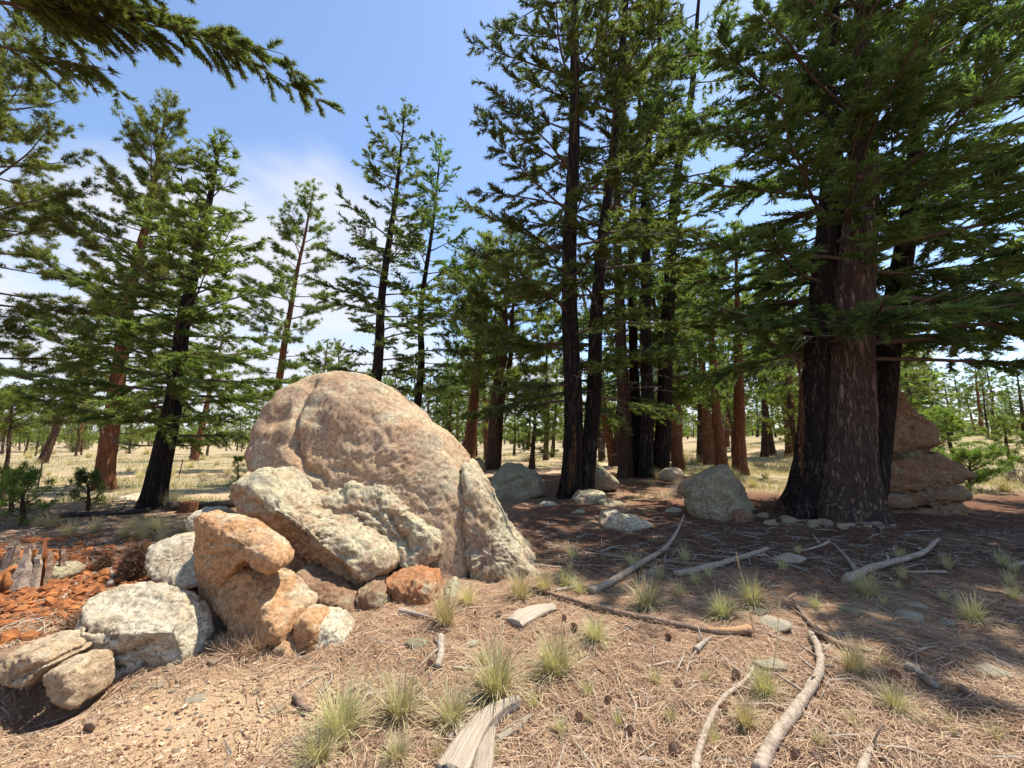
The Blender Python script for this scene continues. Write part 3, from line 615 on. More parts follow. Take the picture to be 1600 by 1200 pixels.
# ------------------------------------------------------------------ trees
COVER = 1.75
class Tree:
    def __init__(s, seed): s.r = rng(seed); s.seed = seed; s.need = MB(); s.twig = MB(); s.dead = MB(); s.limbs = []; s.trunks = []
    def trunk(s, base, top, r0, mat, seg=20, rings=60, flare=.5, bend=.0, furrow=.07, crook=None, top_r=.012):
        H = top[2] - base[2]; t = np.linspace(0, 1, rings) ** 1.25
        path = base[None] + (top - base)[None] * t[:, None]
        wob = np.stack([vnoise(np.stack([t * 4, t * 0 + s.seed + .5, t * 0 + .2], 1), 3), vnoise(np.stack([t * 4, t * 0 + .7, t * 0 + s.seed + .4], 1), 4)], 1) * .018 * H * np.sin(pi * np.clip(t * 1.3, 0, 1))[:, None]
        path[:, :2] += wob
        if bend: path[:, 0] += bend * np.sin(pi * np.clip(t * 1.0, 0, 1))
        if crook is not None: path[:, 0] += crook * np.exp(-t * H / 1.2)
        z = t * H
        rad = r0 * (np.clip(1 - t, 0, 1) ** .85) + top_r + r0 * flare * np.exp(-z / (.9 * r0 + .12)); path[0, 2] -= .25
        V, Qd, tr = tube(path, rad, seg, 0, 0)
        nV = V.shape[0] - 2; th = np.tile(np.arange(seg) * 2 * pi / seg, rings); zz_ = np.repeat(z, seg); rr = np.repeat(rad, seg); cx = np.repeat(path, seg, 0)
        q = np.stack([np.cos(th) * 2.2 * (1 + r0), np.sin(th) * 2.2 * (1 + r0), zz_ * .55], 1)
        d = furrow * (1 - 2 * np.abs(fbm(q * 1.6, 3, s.seed))) + .12 * np.exp(-zz_ / .5) * np.sin(th * 5 + s.seed) * (flare > .2)
        V[:nV] = cx + (V[:nV] - cx) * (1 + d)[:, None]
        s.trunks.append((mesh('trunk', V, Qd, tr, mat, True), path, rad, H)); return path, rad
    def at(s, k, z):
        _, path, rad, H = s.trunks[k]; return np.array([np.interp(z, path[:, 2], path[:, c]) for c in (0, 1, 2)]), np.interp(z, path[:, 2], rad)
    def limb(s, p0, az, L, elev, droop, upturn=.5, n=9, wander=.25, rad=None):
        r = s.r; d = L / (n - 1); p = [np.array(p0, float)]; a = az
        cv = r.normal() * wander
        for k in range(1, n):
            t = k / (n - 1); e = elev - droop * t + upturn * t * t; a += cv / n + r.normal() * wander * .25
            p.append(p[-1] + d * np.array([cos(a) * cos(e), sin(a) * cos(e), sin(e)]))
        p = np.array(p); r0 = (.011 * L + .012) if rad is None else rad
        return p, r0 * (1 - np.linspace(0, 1, n) ** .8 * .85)
    def add_limb(s, p, rad, seg=5):
        V, Qd, tr = tube(p, rad, seg, .12, s.seed); s.limbs.append((V, Qd, tr))
    def twigs(s, A, B, w, mb=None):
        d = nz(B - A); side = nz(np.cross(d, s.r.normal(size=d.shape))) * w
        V = np.stack([A - side, A + side, B + side * .4, B - side * .4], 1); n = len(A)
        (mb or s.twig).add(V.reshape(-1, 3), np.arange(4 * n).reshape(n, 4))
    def blades(s, A, D, L, w, tone, nb=2):
        """fir sprigs: crossed narrow diamonds along D"""
        n = len(A); D = nz(D); a = s.r.normal(size=D.shape); S = nz(np.cross(D, a)); N = np.cross(D, S)
        for b in range(nb):
            W_ = (S if b == 0 else N) * w[:, None]
            V = np.stack([A + D * (L * .12)[:, None] - W_, A + W_, A + D * L[:, None]], 1).reshape(-1, 3)
            s.need.add(V, None, np.arange(3 * n).reshape(n, 3), np.repeat(tone, 3))
    def tufts(s, A, D, L, w, tone, k=11, spread=.95):
        n = len(A); D = nz(D)
        dirs = nz(D[:, None] * s.r.uniform(.0, 1.0, (n, k, 1)) + nz(s.r.normal(size=(n, k, 3))) * spread)
        A0 = np.repeat(A[:, None] - D[:, None] * .02, k, 1); S = nz(np.cross(dirs, s.r.normal(size=dirs.shape))) * w
        tip = A0 + dirs * (L[:, None] * s.r.uniform(.75, 1.1, (n, k)))[..., None]
        V = np.stack([A0 - S, A0 + S, tip], 2).reshape(-1, 3); s.need.add(V, None, np.arange(3 * n * k).reshape(-1, 3), np.repeat(np.clip(tone[:, None] + s.r.normal(size=(n, k)) * .12, 0, 1), 3, 1).ravel() if False else np.repeat(np.clip((tone[:, None] + s.r.normal(size=(n, k)) * .12).ravel(), 0, 1), 3))
    def sprays(s, p, L, cov=1.0, start=.22, kind='fir', blen=.34, sl=.15, sw=.021, flat=.22, sag=.12, nb=9):
        """secondary branchlets on both sides of a limb with their sprigs or tufts; cov = leaf area per spray area"""
        r = s.r; wid = float(np.clip(blen * L, .15, 1.0)); plan = L * (1 - start) * wid * 1.1
        N = int(cov * COVER * plan / (sl * sw * (1 if kind == 'fir' else nb))) + 3
        m = int(np.clip(L * (1 - start) / .085, 4, max(4, N / 3)))
        t = np.sort(r.uniform(start, 1.0, m)); t[-1] = 1.0; idx = t * (len(p) - 1); i0 = np.minimum(idx.astype(int), len(p) - 2); f = (idx - i0)[:, None]
        A = p[i0] * (1 - f) + p[i0 + 1] * f; T = nz(p[i0 + 1] - p[i0]); up = np.array([0, 0, 1.0])
        S = nz(np.cross(T, up)) * np.where(r.random(m) < .5, 1, -1)[:, None]
        bl = wid * (1.05 - .75 * t) * r.uniform(.45, 1.15, m) + .05
        Dr = nz(T * r.uniform(.45, .95, (m, 1)) + S * r.uniform(.35, 1.0, (m, 1)) + up * (r.normal(size=(m, 1)) * flat - sag))
        B = A + Dr * bl[:, None]; s.twigs(A, B, .0035 + .0014 * L)
        k = r.choice(m, N, p=bl / bl.sum()); u = r.uniform(.08 if kind == 'fir' else .30, 1.0, N)
        pa = A[k] + Dr[k] * (bl[k] * u)[:, None]; pa[:, 2] -= (u ** 2) * bl[k] * sag * .6
        if kind == 'fir': pa += r.normal(size=pa.shape) * .012
        sd_ = nz(np.cross(Dr[k], up + r.normal(size=(N, 3)) * .35)) * np.where(r.random(N) < .5, 1, -1)[:, None]
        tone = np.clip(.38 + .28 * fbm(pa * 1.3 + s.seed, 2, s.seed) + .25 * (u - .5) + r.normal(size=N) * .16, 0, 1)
        if kind == 'fir':
            dd = nz(Dr[k] * .75 + sd_ * r.uniform(.1, 1.0, (N, 1)) + up * r.normal(size=(N, 1)) * .25)
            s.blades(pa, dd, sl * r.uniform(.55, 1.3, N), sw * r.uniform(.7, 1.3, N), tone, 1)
        else:
            dd = nz(Dr[k] + sd_ * .6 + up * .35 + r.normal(size=(N, 3)) * .4); tip = pa + dd * .09
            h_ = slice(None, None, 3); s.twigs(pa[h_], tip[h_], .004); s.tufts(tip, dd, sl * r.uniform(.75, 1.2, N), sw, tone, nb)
    def bare(s, p, L, n=8):
        r = s.r; idx = r.uniform(.25, 1, n) * (len(p) - 1); i0 = np.minimum(idx.astype(int), len(p) - 2)
        A = p[i0] + (p[i0 + 1] - p[i0]) * (idx - i0)[:, None]; D = nz(nz(p[i0 + 1] - p[i0]) + r.normal(size=(n, 3)) * .7); s.twigs(A, A + D * (L * r.uniform(.12, .4, n))[:, None], .005, s.dead)
    def finish(s, name, base, label, cat='tree', group=None, leaf=FIR, near=False):
        root = empty(name, base, label, cat, group)
        for me, *_ in s.trunks: obj('trunk', me, root)
        if near:
            for V, Qd, tr in s.limbs: obj('limb', mesh('limb', V, Qd, tr, LIMB, True), root)
        elif s.limbs:
            mb = MB()
            for L_ in s.limbs: mb.add(*L_)
            obj('limbs', mb.mesh('limbs', LIMB, True), root, kind='stuff')
        if s.twig.n: obj('twigs', s.twig.mesh('twigs', LIMB), root, kind='stuff')
        if s.dead.n: obj('dead_twigs', s.dead.mesh('dead_twigs', DEADTWIG), root, kind='stuff')
        obj('crown', s.need.mesh('crown', leaf), root)
        s.need = s.twig = s.dead = None; return root
def crown_profile(t, shape):
    if shape == 'cone': return (1 - t) ** .9 * (.75 + .25 * min(1, t * 6)) + .04
    if shape == 'round': return math.sin(pi * min(1, .20 + .80 * t)) ** .7 * .95 + .10 * (1 - t)
    if shape == 'column': return (1 - t ** 4) * .87 + .08
    return 1 - t
def grow(s, k, zc, L0, nlimb, shape, elev=(0.0, .75), droop=.35, upturn=.4, kind='fir', dens=1.0, only=None, jit=.3, **kw):
    """limbs spiral up trunk k from height zc to its tip; elev runs from crown foot to tip"""
    H = s.trunks[k][3]; r = s.r
    for i in range(nlimb):
        t = ((i + r.uniform(-.4, .4)) / nlimb); t = min(max(t, 0), .985); z = zc + (H - zc) * t ** .95
        az = i * 2.3999 + r.normal() * .35
        L = max(.15, L0 * crown_profile(t, shape) * r.uniform(1 - jit, 1 + jit * .6))
        if only: 
            f = only(az % (2 * pi), z)
            if f <= 0: continue
            L *= f
        p0, rr = s.at(k, z); e = elev[0] + (elev[1] - elev[0]) * t + r.normal() * .10
        p, rad = s.limb(p0, az, L, e, droop * r.uniform(.6, 1.4), upturn); rad = np.minimum(rad, rr * .8)
        s.add_limb(p, rad); s.sprays(p, L, dens, kind=kind, **kw)
    # leading shoot
    _, path, rad, _ = s.trunks[k]; top = path[path[:, 2] > path[-1, 2] - .09 * (path[-1, 2] - path[0, 2])][-12:]; top = path[-3:] if len(top) < 3 else top; s.sprays(top, .9, 1.6, 0, kind, **{**kw, 'blen': .35})
def deadlimbs(s, k, z0, z1, n, L):
    for i in range(n):
        z = s.r.uniform(z0, z1); p0, rr = s.at(k, z); Lr = L * s.r.uniform(.4, 1.1)
        p, rad = s.limb(p0, s.r.uniform(0, 2 * pi), Lr, s.r.uniform(-.2, .4), .4, .3); V, Qd, tr = tube(p, np.minimum(rad * .7, .02), 4); s.dead.add(V, Qd, tr); s.bare(p, Lr)
def span(base_uv, top_uv, dy=0.0):
    b = G(*base_uv); t = P(top_uv[0], top_uv[1], b[1] + dy); return b, t - b
Z3 = np.zeros(3)

# --- thick double tree at the right
b = G(1318, 806); t = Tree(101)
def rel(u, v, dy=0.0): return P(u, v, b[1] + dy) - b
tp = rel(1356, -185); t.trunk(Z3, tp, .44, BARK_FIR, 72, 170, .62, furrow=.055)
bb = rel(1268, 786, .25); bb[2] = 0; tp = rel(1310, -150, .5); t.trunk(bb, tp, .33, BARK_CHAR, 64, 150, .55, furrow=.06, crook=-.10)
bb = rel(1352, 790, .55); bb[2] = 0; tp = rel(1470, -90, .9); t.trunk(bb, tp, .26, BARK_CHAR, 40, 90, .3, furrow=.05)
grow(t, 0, 3.2, 3.9, 62, 'column', (-.02, .75), .42, .45, dens=1.0, jit=.4, sl=.145, sw=.0155)
grow(t, 1, 2.9, 3.5, 50, 'column', (0.0, .8), .40, .45, dens=1.0, jit=.4, sl=.145, sw=.0155)
grow(t, 2, 3.6, 3.3, 40, 'column', (-.02, .8), .42, .45, dens=1.0, jit=.4, sl=.145, sw=.0155)
for az, z, L, e in ((3.05, 2.7, 2.1, .85), (3.3, 3.6, 2.6, .35), (.05, 3.3, 4.2, .18), (-.2, 3.0, 3.6, .05), (.2, 4.2, 4.6, .2), (-.35, 4.0, 4.4, .1), (-1.2, 3.6, 2.6, .1), (-2.0, 3.5, 2.6, .15), (-.7, 5.2, 4.4, .15), (3.1, 6.6, 3.9, .25), (3.35, 8.4, 3.9, .3), (2.9, 10.2, 3.7, .35), (3.2, 11.8, 3.5, .4), (3.0, 13.4, 3.2, .45)):
    k = 1 if abs(az) > 2.5 else 0
    p0, rr = t.at(k, z); p, rad = t.limb(p0, az, L, e, .5, .35, rad=.055); t.add_limb(p, rad, 8); t.sprays(p, L, 1.1, .3, sl=.145, sw=.0155)
deadlimbs(t, 0, 2.6, 7, 10, 1.6); deadlimbs(t, 1, 2.4, 6, 7, 1.5)
BIG = t.finish('fir_tree', b, 'thick old fir with joined trunks, one charred, beside the stacked brown rock', near=True)
# --- forked dark fir in the middle
b = G(892, 776); t = Tree(102)
tp = rel(900, -330); t.trunk(Z3, tp, .25, BARK_CHAR, 64, 150, .38, furrow=.07)
bb = rel(912, 772, .2); bb[2] = 0; tp = rel(1000, -260, .9); t.trunk(bb, tp, .21, BARK_CHAR, 56, 130, .3, furrow=.07)
grow(t, 0, 2.6, 3.4, 66, 'column', (.02, .85), .35, .35, dens=.95, jit=.4, sl=.16, sw=.0175)
grow(t, 1, 2.7, 3.3, 58, 'column', (.0, .85), .40, .35, dens=.95, jit=.4, sl=.16, sw=.0175)
for az, z, L, e in ((3.2, 5.2, 3.4, .62), (3.0, 6.8, 3.7, .6), (3.3, 8.2, 3.6, .65), (3.05, 9.6, 3.4, .7), (3.15, 4.0, 3.0, .25), (3.3, 2.6, 2.4, -.05), (-2.4, 3.0, 2.4, .0)):
    p0, rr = t.at(0, z); p, rad = t.limb(p0, az, L, e, .3, .3, rad=.045); t.add_limb(p, rad, 7); t.sprays(p, L, 1.0, .25, sl=.16, sw=.0175)
deadlimbs(t, 0, 1.9, 8, 12, 1.5); deadlimbs(t, 1, 2, 8, 8, 1.3)
FORK = t.finish('fir_tree', b, 'dark forked fir with an orange fire scar, in front of the trunk cluster', near=True)
# --- cluster of four dark trunks
b = G(1003, 746); t = Tree(103)
for (u0, u1, vt, r0, dy, m) in ((978, 972, -60, .27, .2, BARK_DARK), (994, 1000, 10, .22, .5, BARK_CHAR), (1009, 1035, -150, .26, -.1, BARK_CHAR), (1030, 1100, -100, .32, .2, BARK_CHAR)):
    bb = rel(u0, 744, dy); bb[2] = 0; t.trunk(bb, rel(u1, vt, dy), r0, m, 40, 100, .3, furrow=.06)
for k in range(4): grow(t, k, 3.4 + .3 * k, 3.6, 34, 'column', (-.03, .7), .4, .35, dens=.95, jit=.4, sl=.24, sw=.030)
deadlimbs(t, 2, 3, 7, 8, 2.0); deadlimbs(t, 3, 3, 7, 8, 2.2)
t.finish('fir_tree', b, 'cluster fir of four dark trunks growing close together from one foot', near=False)
# --- left pair
b, tp = span((160, 766), (264, 148)); t = Tree(104); t.trunk(Z3, tp, .30, BARK_PINE, 48, 110, .35, furrow=.05)
grow(t, 0, 2.2, 3.0, 84, 'round', (.0, .8), .2, .55, 'pine', 1.7, sl=.18, sw=.011, nb=10, flat=.3, sag=-.1)
t.finish('pine_tree', b, 'tall pine with thick orange red trunk behind the dark leaning fir', leaf=PINE)
b, tp = span((240, 795), (346, 212)); t = Tree(105); t.trunk(Z3, tp, .20, BARK_CHAR, 48, 110, .35, furrow=.06, crook=-.05)
grow(t, 0, 1.55, 2.75, 100, 'cone', (.05, .75), .35, .5, dens=1.0, sl=.125, sw=.0135, jit=.3)
for az, L in ((3.05, 1.9), (2.8, 1.5), (.2, 1.6)):
    p0, rr = t.at(0, 1.35); p, rad = t.limb(p0, az, L, -.05, .0, .4, rad=.022); t.add_limb(p, rad, 6); t.bare(p, L, 12)
t.finish('fir_tree', b, 'dark trunked leaning fir with spire top at the edge of the bank', leaf=FIR_L, near=True)
# --- centre-left group behind the boulder
b, tp = span((572, 752), (634, 162)); t = Tree(106); t.trunk(Z3, tp, .29, BARK_CHAR, 32, 90, .3)
grow(t, 0, 3.6, 3.1, 64, 'round', (.02, .8), .25, .45, dens=1.0, sl=.20, sw=.026, jit=.45)
for az, z, L, e in ((3.1, 8.6, 3.2, .55), (3.3, 5.0, 3.2, .2), (.2, 6.8, 3.0, .4), (0, 4.4, 2.8, .05)):
    p0, rr = t.at(0, z); p, rad = t.limb(p0, az, L, e, .3, .4, rad=.05); t.add_limb(p, rad, 6); t.sprays(p, L, 1.0, .3, sl=.20, sw=.026)
t.finish('fir_tree', b, 'tall open fir with wide crooked limbs rising behind the huge boulder', near=True)
b, tp = span((640, 742), (690, 215)); t = Tree(107); t.trunk(Z3, tp, .24, BARK_CHAR, 28, 80, .3)
grow(t, 0, 3.0, 2.7, 62, 'round', (.0, .8), .25, .45, dens=1.0, sl=.22, sw=.030, jit=.4)
t.finish('fir_tree', b, 'narrower fir standing close behind the tall open fir', near=False)
b, tp = span((408, 734), (492, 285)); t = Tree(108); t.trunk(Z3, tp, .30, BARK_PINE, 32, 80, .3)
grow(t, 0, 5.2, 3.4, 50, 'round', (.0, .8), .2, .5, 'pine', 1.5, sl=.26, sw=.018, nb=9, flat=.3, sag=-.1)
t.finish('pine_tree', b, 'pine with a bare reddish lower trunk at the left flank of the huge boulder', leaf=PINE)
b, tp = span((767, 733), (800, 360)); t = Tree(109); t.trunk(Z3, tp, .30, BARK_DARK, 32, 80, .35)
bb = np.array([.25, .6, 0]); t.trunk(bb, tp * .95 + np.array([.5, .6, 0]), .2, BARK_DARK, 20, 60, .3)
grow(t, 0, 4.0, 3.6, 44, 'round', (.05, .7), .25, .45, 'pine', 1.5, sl=.26, sw=.019, nb=9, flat=.3, sag=-.05); grow(t, 1, 4.4, 3.0, 26, 'round', (.0, .7), .25, .45, 'pine', 1.5, sl=.26, sw=.019, nb=9)
t.finish('pine_tree', b, 'reddish brown double pine in the dry field right of the huge boulder', leaf=PINE)
# --- two trees at the left edge
b = np.array([-9.7, 5.9, gz(-9.7, 5.9)]); t = Tree(110); t.trunk(Z3, np.array([.2, .1, 15.0]), .30, BARK_FIR, 24, 60, .3)
grow(t, 0, 8.0, 3.0, 24, 'cone', (.0, .7), .5, .3, dens=1.0, sl=.15, sw=.016)
for az, z, L, e in ((.05, 9.1, 5.9, .06), (-.2, 9.0, 5.0, .05), (.25, 9.5, 5.6, .08), (-.1, 9.9, 5.6, .08), (.12, 8.9, 4.4, .08), (-.4, 9.0, 4.4, .05), (.12, 9.3, 6.0, .10), (-.03, 9.6, 5.8, .08), (.2, 9.1, 5.2, .10)):
    p0, rr = t.at(0, z); p, rad = t.limb(p0, az, L, e, .30, .12, rad=.04); t.add_limb(p, rad, 7); t.sprays(p, L, 1.6, .15, sag=.22, sl=.115, sw=.010)
t.finish('fir_tree', b, 'tall fir whose drooping limb reaches high over the left side of the clearing', near=True)
b, tp = span((-70, 772), (10, 40)); t = Tree(111); t.trunk(Z3, tp, .26, BARK_DARK, 24, 70, .3)
grow(t, 0, 2.6, 3.9, 84, 'column', (.0, .7), .2, .55, 'pine', 1.4, sl=.18, sw=.011, nb=10, flat=.3, sag=-.05)
t.finish('pine_tree', b, 'dense pine left of the orange trunked pine, its trunk at the field edge', leaf=PINE)
# --- a neighbour of the thick double tree, standing to its right
b = np.array([13.6, 8.6, gz(13.6, 8.6)]); t = Tree(112); t.trunk(Z3, np.array([.4, .0, 17.0]), .34, BARK_FIR, 24, 60, .3)
grow(t, 0, 4.6, 4.2, 60, 'column', (-.05, .7), .4, .4, dens=.9, sl=.26, sw=.042)
t.finish('fir_tree', b, 'broad fir to the right of the thick old fir, its limbs overlapping it', leaf=FIR)
# --- shared background trees
def bg_pine(seed, H, r0, zc, L0, n, shape, bark, leaf, kind='pine', dens=.95, **kw):
    t = Tree(seed); t.trunk(Z3, np.array([t.r.normal() * .25, t.r.normal() * .2, H]), r0, bark, 14, 36, .3)
    k = dict(sl=.34, sw=.034, nb=7, flat=.3, sag=-.08) if kind == 'pine' else dict(sl=.36, sw=.065)
    k.update(kw)
    grow(t, 0, zc, L0, n, shape, (.0, .75), .2, .5, kind, dens, **k); deadlimbs(t, 0, zc * .45, zc, 9, 1.5)
    return t.finish('pine_tree' if kind == 'pine' else 'fir_tree', (0, 0, 0), 'x', leaf=leaf)
PROTO = {'red': bg_pine(201, 13, .30, 3.4, 2.9, 42, 'round', BARK_PINE, PINE),
         'red2': bg_pine(202, 15, .36, 4.2, 3.2, 44, 'round', BARK_PINE, PINE),
         'dark': bg_pine(203, 12, .21, 3.6, 2.4, 38, 'round', BARK_DARK, PINE),
         'dark2': bg_pine(204, 10, .19, 2.0, 2.3, 40, 'cone', BARK_DARK, SAPL),
         'fir': bg_pine(205, 12, .24, 1.4, 2.9, 56, 'cone', BARK_DARK, FIR_L, 'fir', .95),
         'young': bg_pine(206, 4.6, .13, .9, 1.5, 30, 'round', BARK_DARK, SAPL, dens=1.0, sl=.22, sw=.018),
         'scraggy': bg_pine(207, 11, .17, 3.0, 1.5, 24, 'round', BARK_DARK, PINE, dens=.6)}
used = set()
def put(kind, loc, sc=1.0, rz=0.0, lx=0.0, ly=0.0, label=None, group=None):
    pr = PROTO[kind]; o = pr if kind not in used else copy_tree(pr); used.add(kind)
    o.location = [float(c) for c in loc]; o.scale = (sc, sc, sc); o.rotation_euler = (ly, lx, rz); o['label'] = label; o['category'] = 'tree'
    if group: o['group'] = group
    elif 'group' in o.keys(): del o['group']
    return o
def put_uv(kind, u, v, vtop, rz, label, lx=.05, wide=None):
    b, tp = span((u, v), (u, vtop)); H = {'red': 13, 'red2': 15, 'dark': 12, 'dark2': 10, 'fir': 12, 'young': 4.6, 'scraggy': 11}[kind]
    o = put(kind, b, tp[2] / H, rz, 0, 0, label); o.rotation_euler = (0, lx, rz)
    if wide: s_ = o.scale[2]; o.scale = (s_ * wide, s_ * wide, s_)
    return o
put_uv('red2', 1157, 742, 350, .3, 'thickest red barked pine in the sunlit field behind the steep grey boulder', .03)
put_uv('red', 1128, 733, 380, 1.3, 'red barked pine with a pale band just left of the thickest red pine', .05)
put_uv('red', 1062, 737, 380, 2.6, 'red barked pine with a pale band right of the dark trunk cluster', .06)
put_uv('red', 960, 728, 420, 3.7, 'leaning orange trunked pine seen between forked fir and trunk cluster', .16)
put_uv('dark', 1094, 724, 440, .9, 'slim dark pine between the two banded red pines', .06)
put_uv('dark', 1195, 714, 440, 2.0, 'slim brown pine right of the thickest red pine', -.03)
put_uv('dark', 1206, 712, 420, 4.0, 'stouter brown pine beside the slim brown pine', -.01)
put_uv('red', 1236, 714, 430, 5.0, 'red barked pine showing beside the charred trunk', .02)
put_uv('young', 831, 733, 610, .5, 'bushy young pine with light green crown left of the forked fir', .03, 1.2)
put_uv('dark', 728, 716, 430, .2, 'thin pine with bare trunk over the right shoulder of the huge boulder', .08)
put_uv('dark2', 690, 706, 545, 1.0, 'small light pine over the right shoulder of the huge boulder', .05)
put_uv('red', 302, 720, 500, 1.1, 'lone small red trunked pine beyond the second track', .08)
put_uv('red', 122, 706, 520, 2.4, 'red trunked pine beside the brush pile', .08)
put_uv('scraggy', 66, 724, 400, .4, 'thin leaning dark pine between the two tracks', .18)
put_uv('fir', 1395, 735, 330, .4, 'fir with layered limbs behind the stacked brown rock', .05)
put_uv('young', 1497, 738, 640, 1.7, 'small crooked light green pine in the sunny field to the right', .04, 1.25)
put_uv('young', 1582, 745, 652, 3.0, 'small dense light green pine beside a grey shrub', -.04, 1.2)
put_uv('scraggy', 1548, 702, 585, 1.2, 'sparse thin pine on the far right rise', .0)
put_uv('fir', 1605, 704, 570, 2.2, 'dark broad fir on the far right rise', -.02, 1.25)
r = rng(77); cand = []
for k in range(900):
    y = 24 + 95 * r.random() ** 1.2; x = r.uniform(-1.35, 1.35) * y
    u = 800 + x / y * FPX
    if u < 440 and y < 48: continue
    if 1440 < u and y < 60: continue
    if any((x - a) ** 2 + (y - b_) ** 2 < (3.0 + .03 * y) ** 2 for a, b_ in cand): continue
    if 440 < u < 700 and y < 36: continue
    cand.append((x, y))
cand = sorted(cand, key=lambda c: c[1])[:185]
for x, y in cand:
    kd = ('red', 'dark', 'dark2', 'red2', 'dark', 'young', 'dark2', 'fir')[int(r.integers(0, 8))]
    left = x / y < -.5
    if left: kd = ('young', 'dark2', 'young', 'dark', 'young')[int(r.integers(0, 5))]
    lab = {'red': 'red barked background pine in the open dry woodland', 'red2': 'red barked background pine in the open dry woodland', 'dark': 'slender dark background pine in the open dry woodland', 'dark2': 'small cone shaped background pine in the open dry woodland',
           'young': 'young light green background pine in the open dry field', 'fir': 'broad dark background fir in the open dry woodland'}[kd]
    o = put(kd, (x, y, gz(x, y) - .05), r.uniform(.7, 1.12) * (.8 if left else 1), r.uniform(0, 6.28), .05, 0, lab, lab.split(' in the')[0] + 's')
# far woodland edge, one mass
t = Tree(300); r = t.r; mb = MB()
for k in range(1500):
    y = r.uniform(120, 420); x = r.uniform(-1.5, 1.5) * y; z0 = gz(x, y); H = r.uniform(5, 12); m = 54
    q = r.random(m) ** .8; rad = (1 - q) * r.uniform(1.2, 2.4) + .2; a = r.uniform(0, 2 * pi, m); A = np.stack([x + np.cos(a) * rad * .5, y + np.sin(a) * rad * .5, z0 + 1.0 + q * (H - 1)], 1)
    D = nz(np.stack([np.cos(a), np.sin(a), r.uniform(-.2, .6, m)], 1)); t.blades(A, D, rad * .9 + .3, .35 + 0 * rad, np.clip(r.normal(.5, .2, m), 0, 1), 1)
    mb.add(*tube(np.array([[x, y, z0 - .3], [x, y, z0 + H * .8]]), np.array([.2, .05]), 4))
fw = obj('far_woods', t.need.mesh('far_woods', PINE), None, None, 'distant green woodland edge beyond the dry field', 'woodland', None, 'stuff')
obj('trunks', mb.mesh('trunks', BARK_DARK), fw, kind='stuff')

# fire scars of bare wood on two trunks
def scar(root, k, path_uv, half, b, name='fire_scar'):
    pts = []
    for u, v in path_uv: pts.append(P(u, v, b[1]) - b)
    return pts
def strip(root, tr_mesh, uvs, half, nm, mat):
    """a torn strip of bare wood lying just proud of the trunk surface that faces the clearing"""
    co = np.empty(len(tr_mesh.vertices) * 3, np.float32); tr_mesh.vertices.foreach_get('co', co); co = co.reshape(-1, 3) + np.array(root.location)
    L_ = resample([P(u, v, root.location[1])[[0, 2]] for u, v in uvs], 40); V = []
    r = rng(9)
    for i_, (x, z) in enumerate(L_):
        w = half * (.35 + .65 * sin(pi * (i_ + .5) / 40)) * (1 + .25 * r.normal())
        for s_ in (-1, -.4, .4, 1):
            xx = x + s_ * w; d = (co[:, 0] - xx) ** 2 + (co[:, 2] - z) ** 2 * .4 + np.where(co[:, 1] > root.location[1] + .1, 9, 0); kx = np.argsort(d)[:4]
            V.append([xx, co[kx, 1].min() - (.022 if abs(s_) < .9 else -.01), z])
    V = np.array(V) - np.array(root.location); ii, jj = np.meshgrid(np.arange(39), np.arange(3), indexing='ij')
    Qs = np.stack([ii * 4 + jj, ii * 4 + jj + 1, (ii + 1) * 4 + jj + 1, (ii + 1) * 4 + jj], -1).reshape(-1, 4)
    obj(nm, mesh(nm, V, Qs, None, mat, True), root, label='bare orange wood scar on charred bark')
SCAR = bark_mat('scar_wood', (0.36, 0.17, 0.075), (0.06, 0.03, 0.02), (0.42, 0.22, 0.10), 16, .15, .03)
tr0 = [c for c in FORK.children if c.name.startswith('trunk')][0]; strip(FORK, tr0.data, [(888, 770), (890, 740), (893, 715), (896, 690), (894, 665)], .085, 'fire_scar', SCAR)
tr1 = [c for c in BIG.children if c.name.startswith('trunk')][1]; strip(BIG, tr1.data, [(1257, 745), (1256, 700), (1258, 650), (1257, 600), (1252, 560)], .06, 'fire_scar', SCAR)

# ------------------------------------------------------------------ saplings, shrubs, seedlings
def sapling(u, v, vt, label, L0, n, leaf=SAPL, lean=.0, zc=.45, sl=.10, name='pine_sapling', wb=.012, dens=1.2):
    b, tp = span((u, v), (u + lean, vt)); t = Tree(int(u * 3 + v)); t.trunk(Z3, tp, .022 + .008 * tp[2], BARK_DARK, 10, 30, .3)
    grow(t, 0, tp[2] * zc, L0, n, 'round', (.2, .9), .1, .6, 'pine', dens, sl=sl, sw=.006, nb=11, flat=.3, sag=-.1)
    if zc > .5: deadlimbs(t, 0, tp[2] * .2, tp[2] * zc, 8, .5)
    return t.finish(name, b, label, leaf=leaf)
sapling(2, 792, 632, 'slender pine sapling with bare stem and tufted top at the field edge', .75, 14, lean=18, zc=.68, sl=.14)
sapling(18, 800, 748, 'low bushy pine seedling beside the slender sapling', .26, 10, zc=.15)
sapling(35, 822, 758, 'pine seedling with spreading dark lower limbs on the bank', .42, 14, zc=.08)
sapling(138, 798, 755, 'small dark pine seedling below the orange trunk', .30, 12, leaf=FIR, zc=.12)
sapling(372, 765, 722, 'tiny light green pine seedling showing over the lower slab', .22, 10, zc=.2)
sapling(1515, 766, 718, 'low spreading green pine shrub in the sunny grass right of the stacked rock', .95, 26, zc=.06, sl=.16)
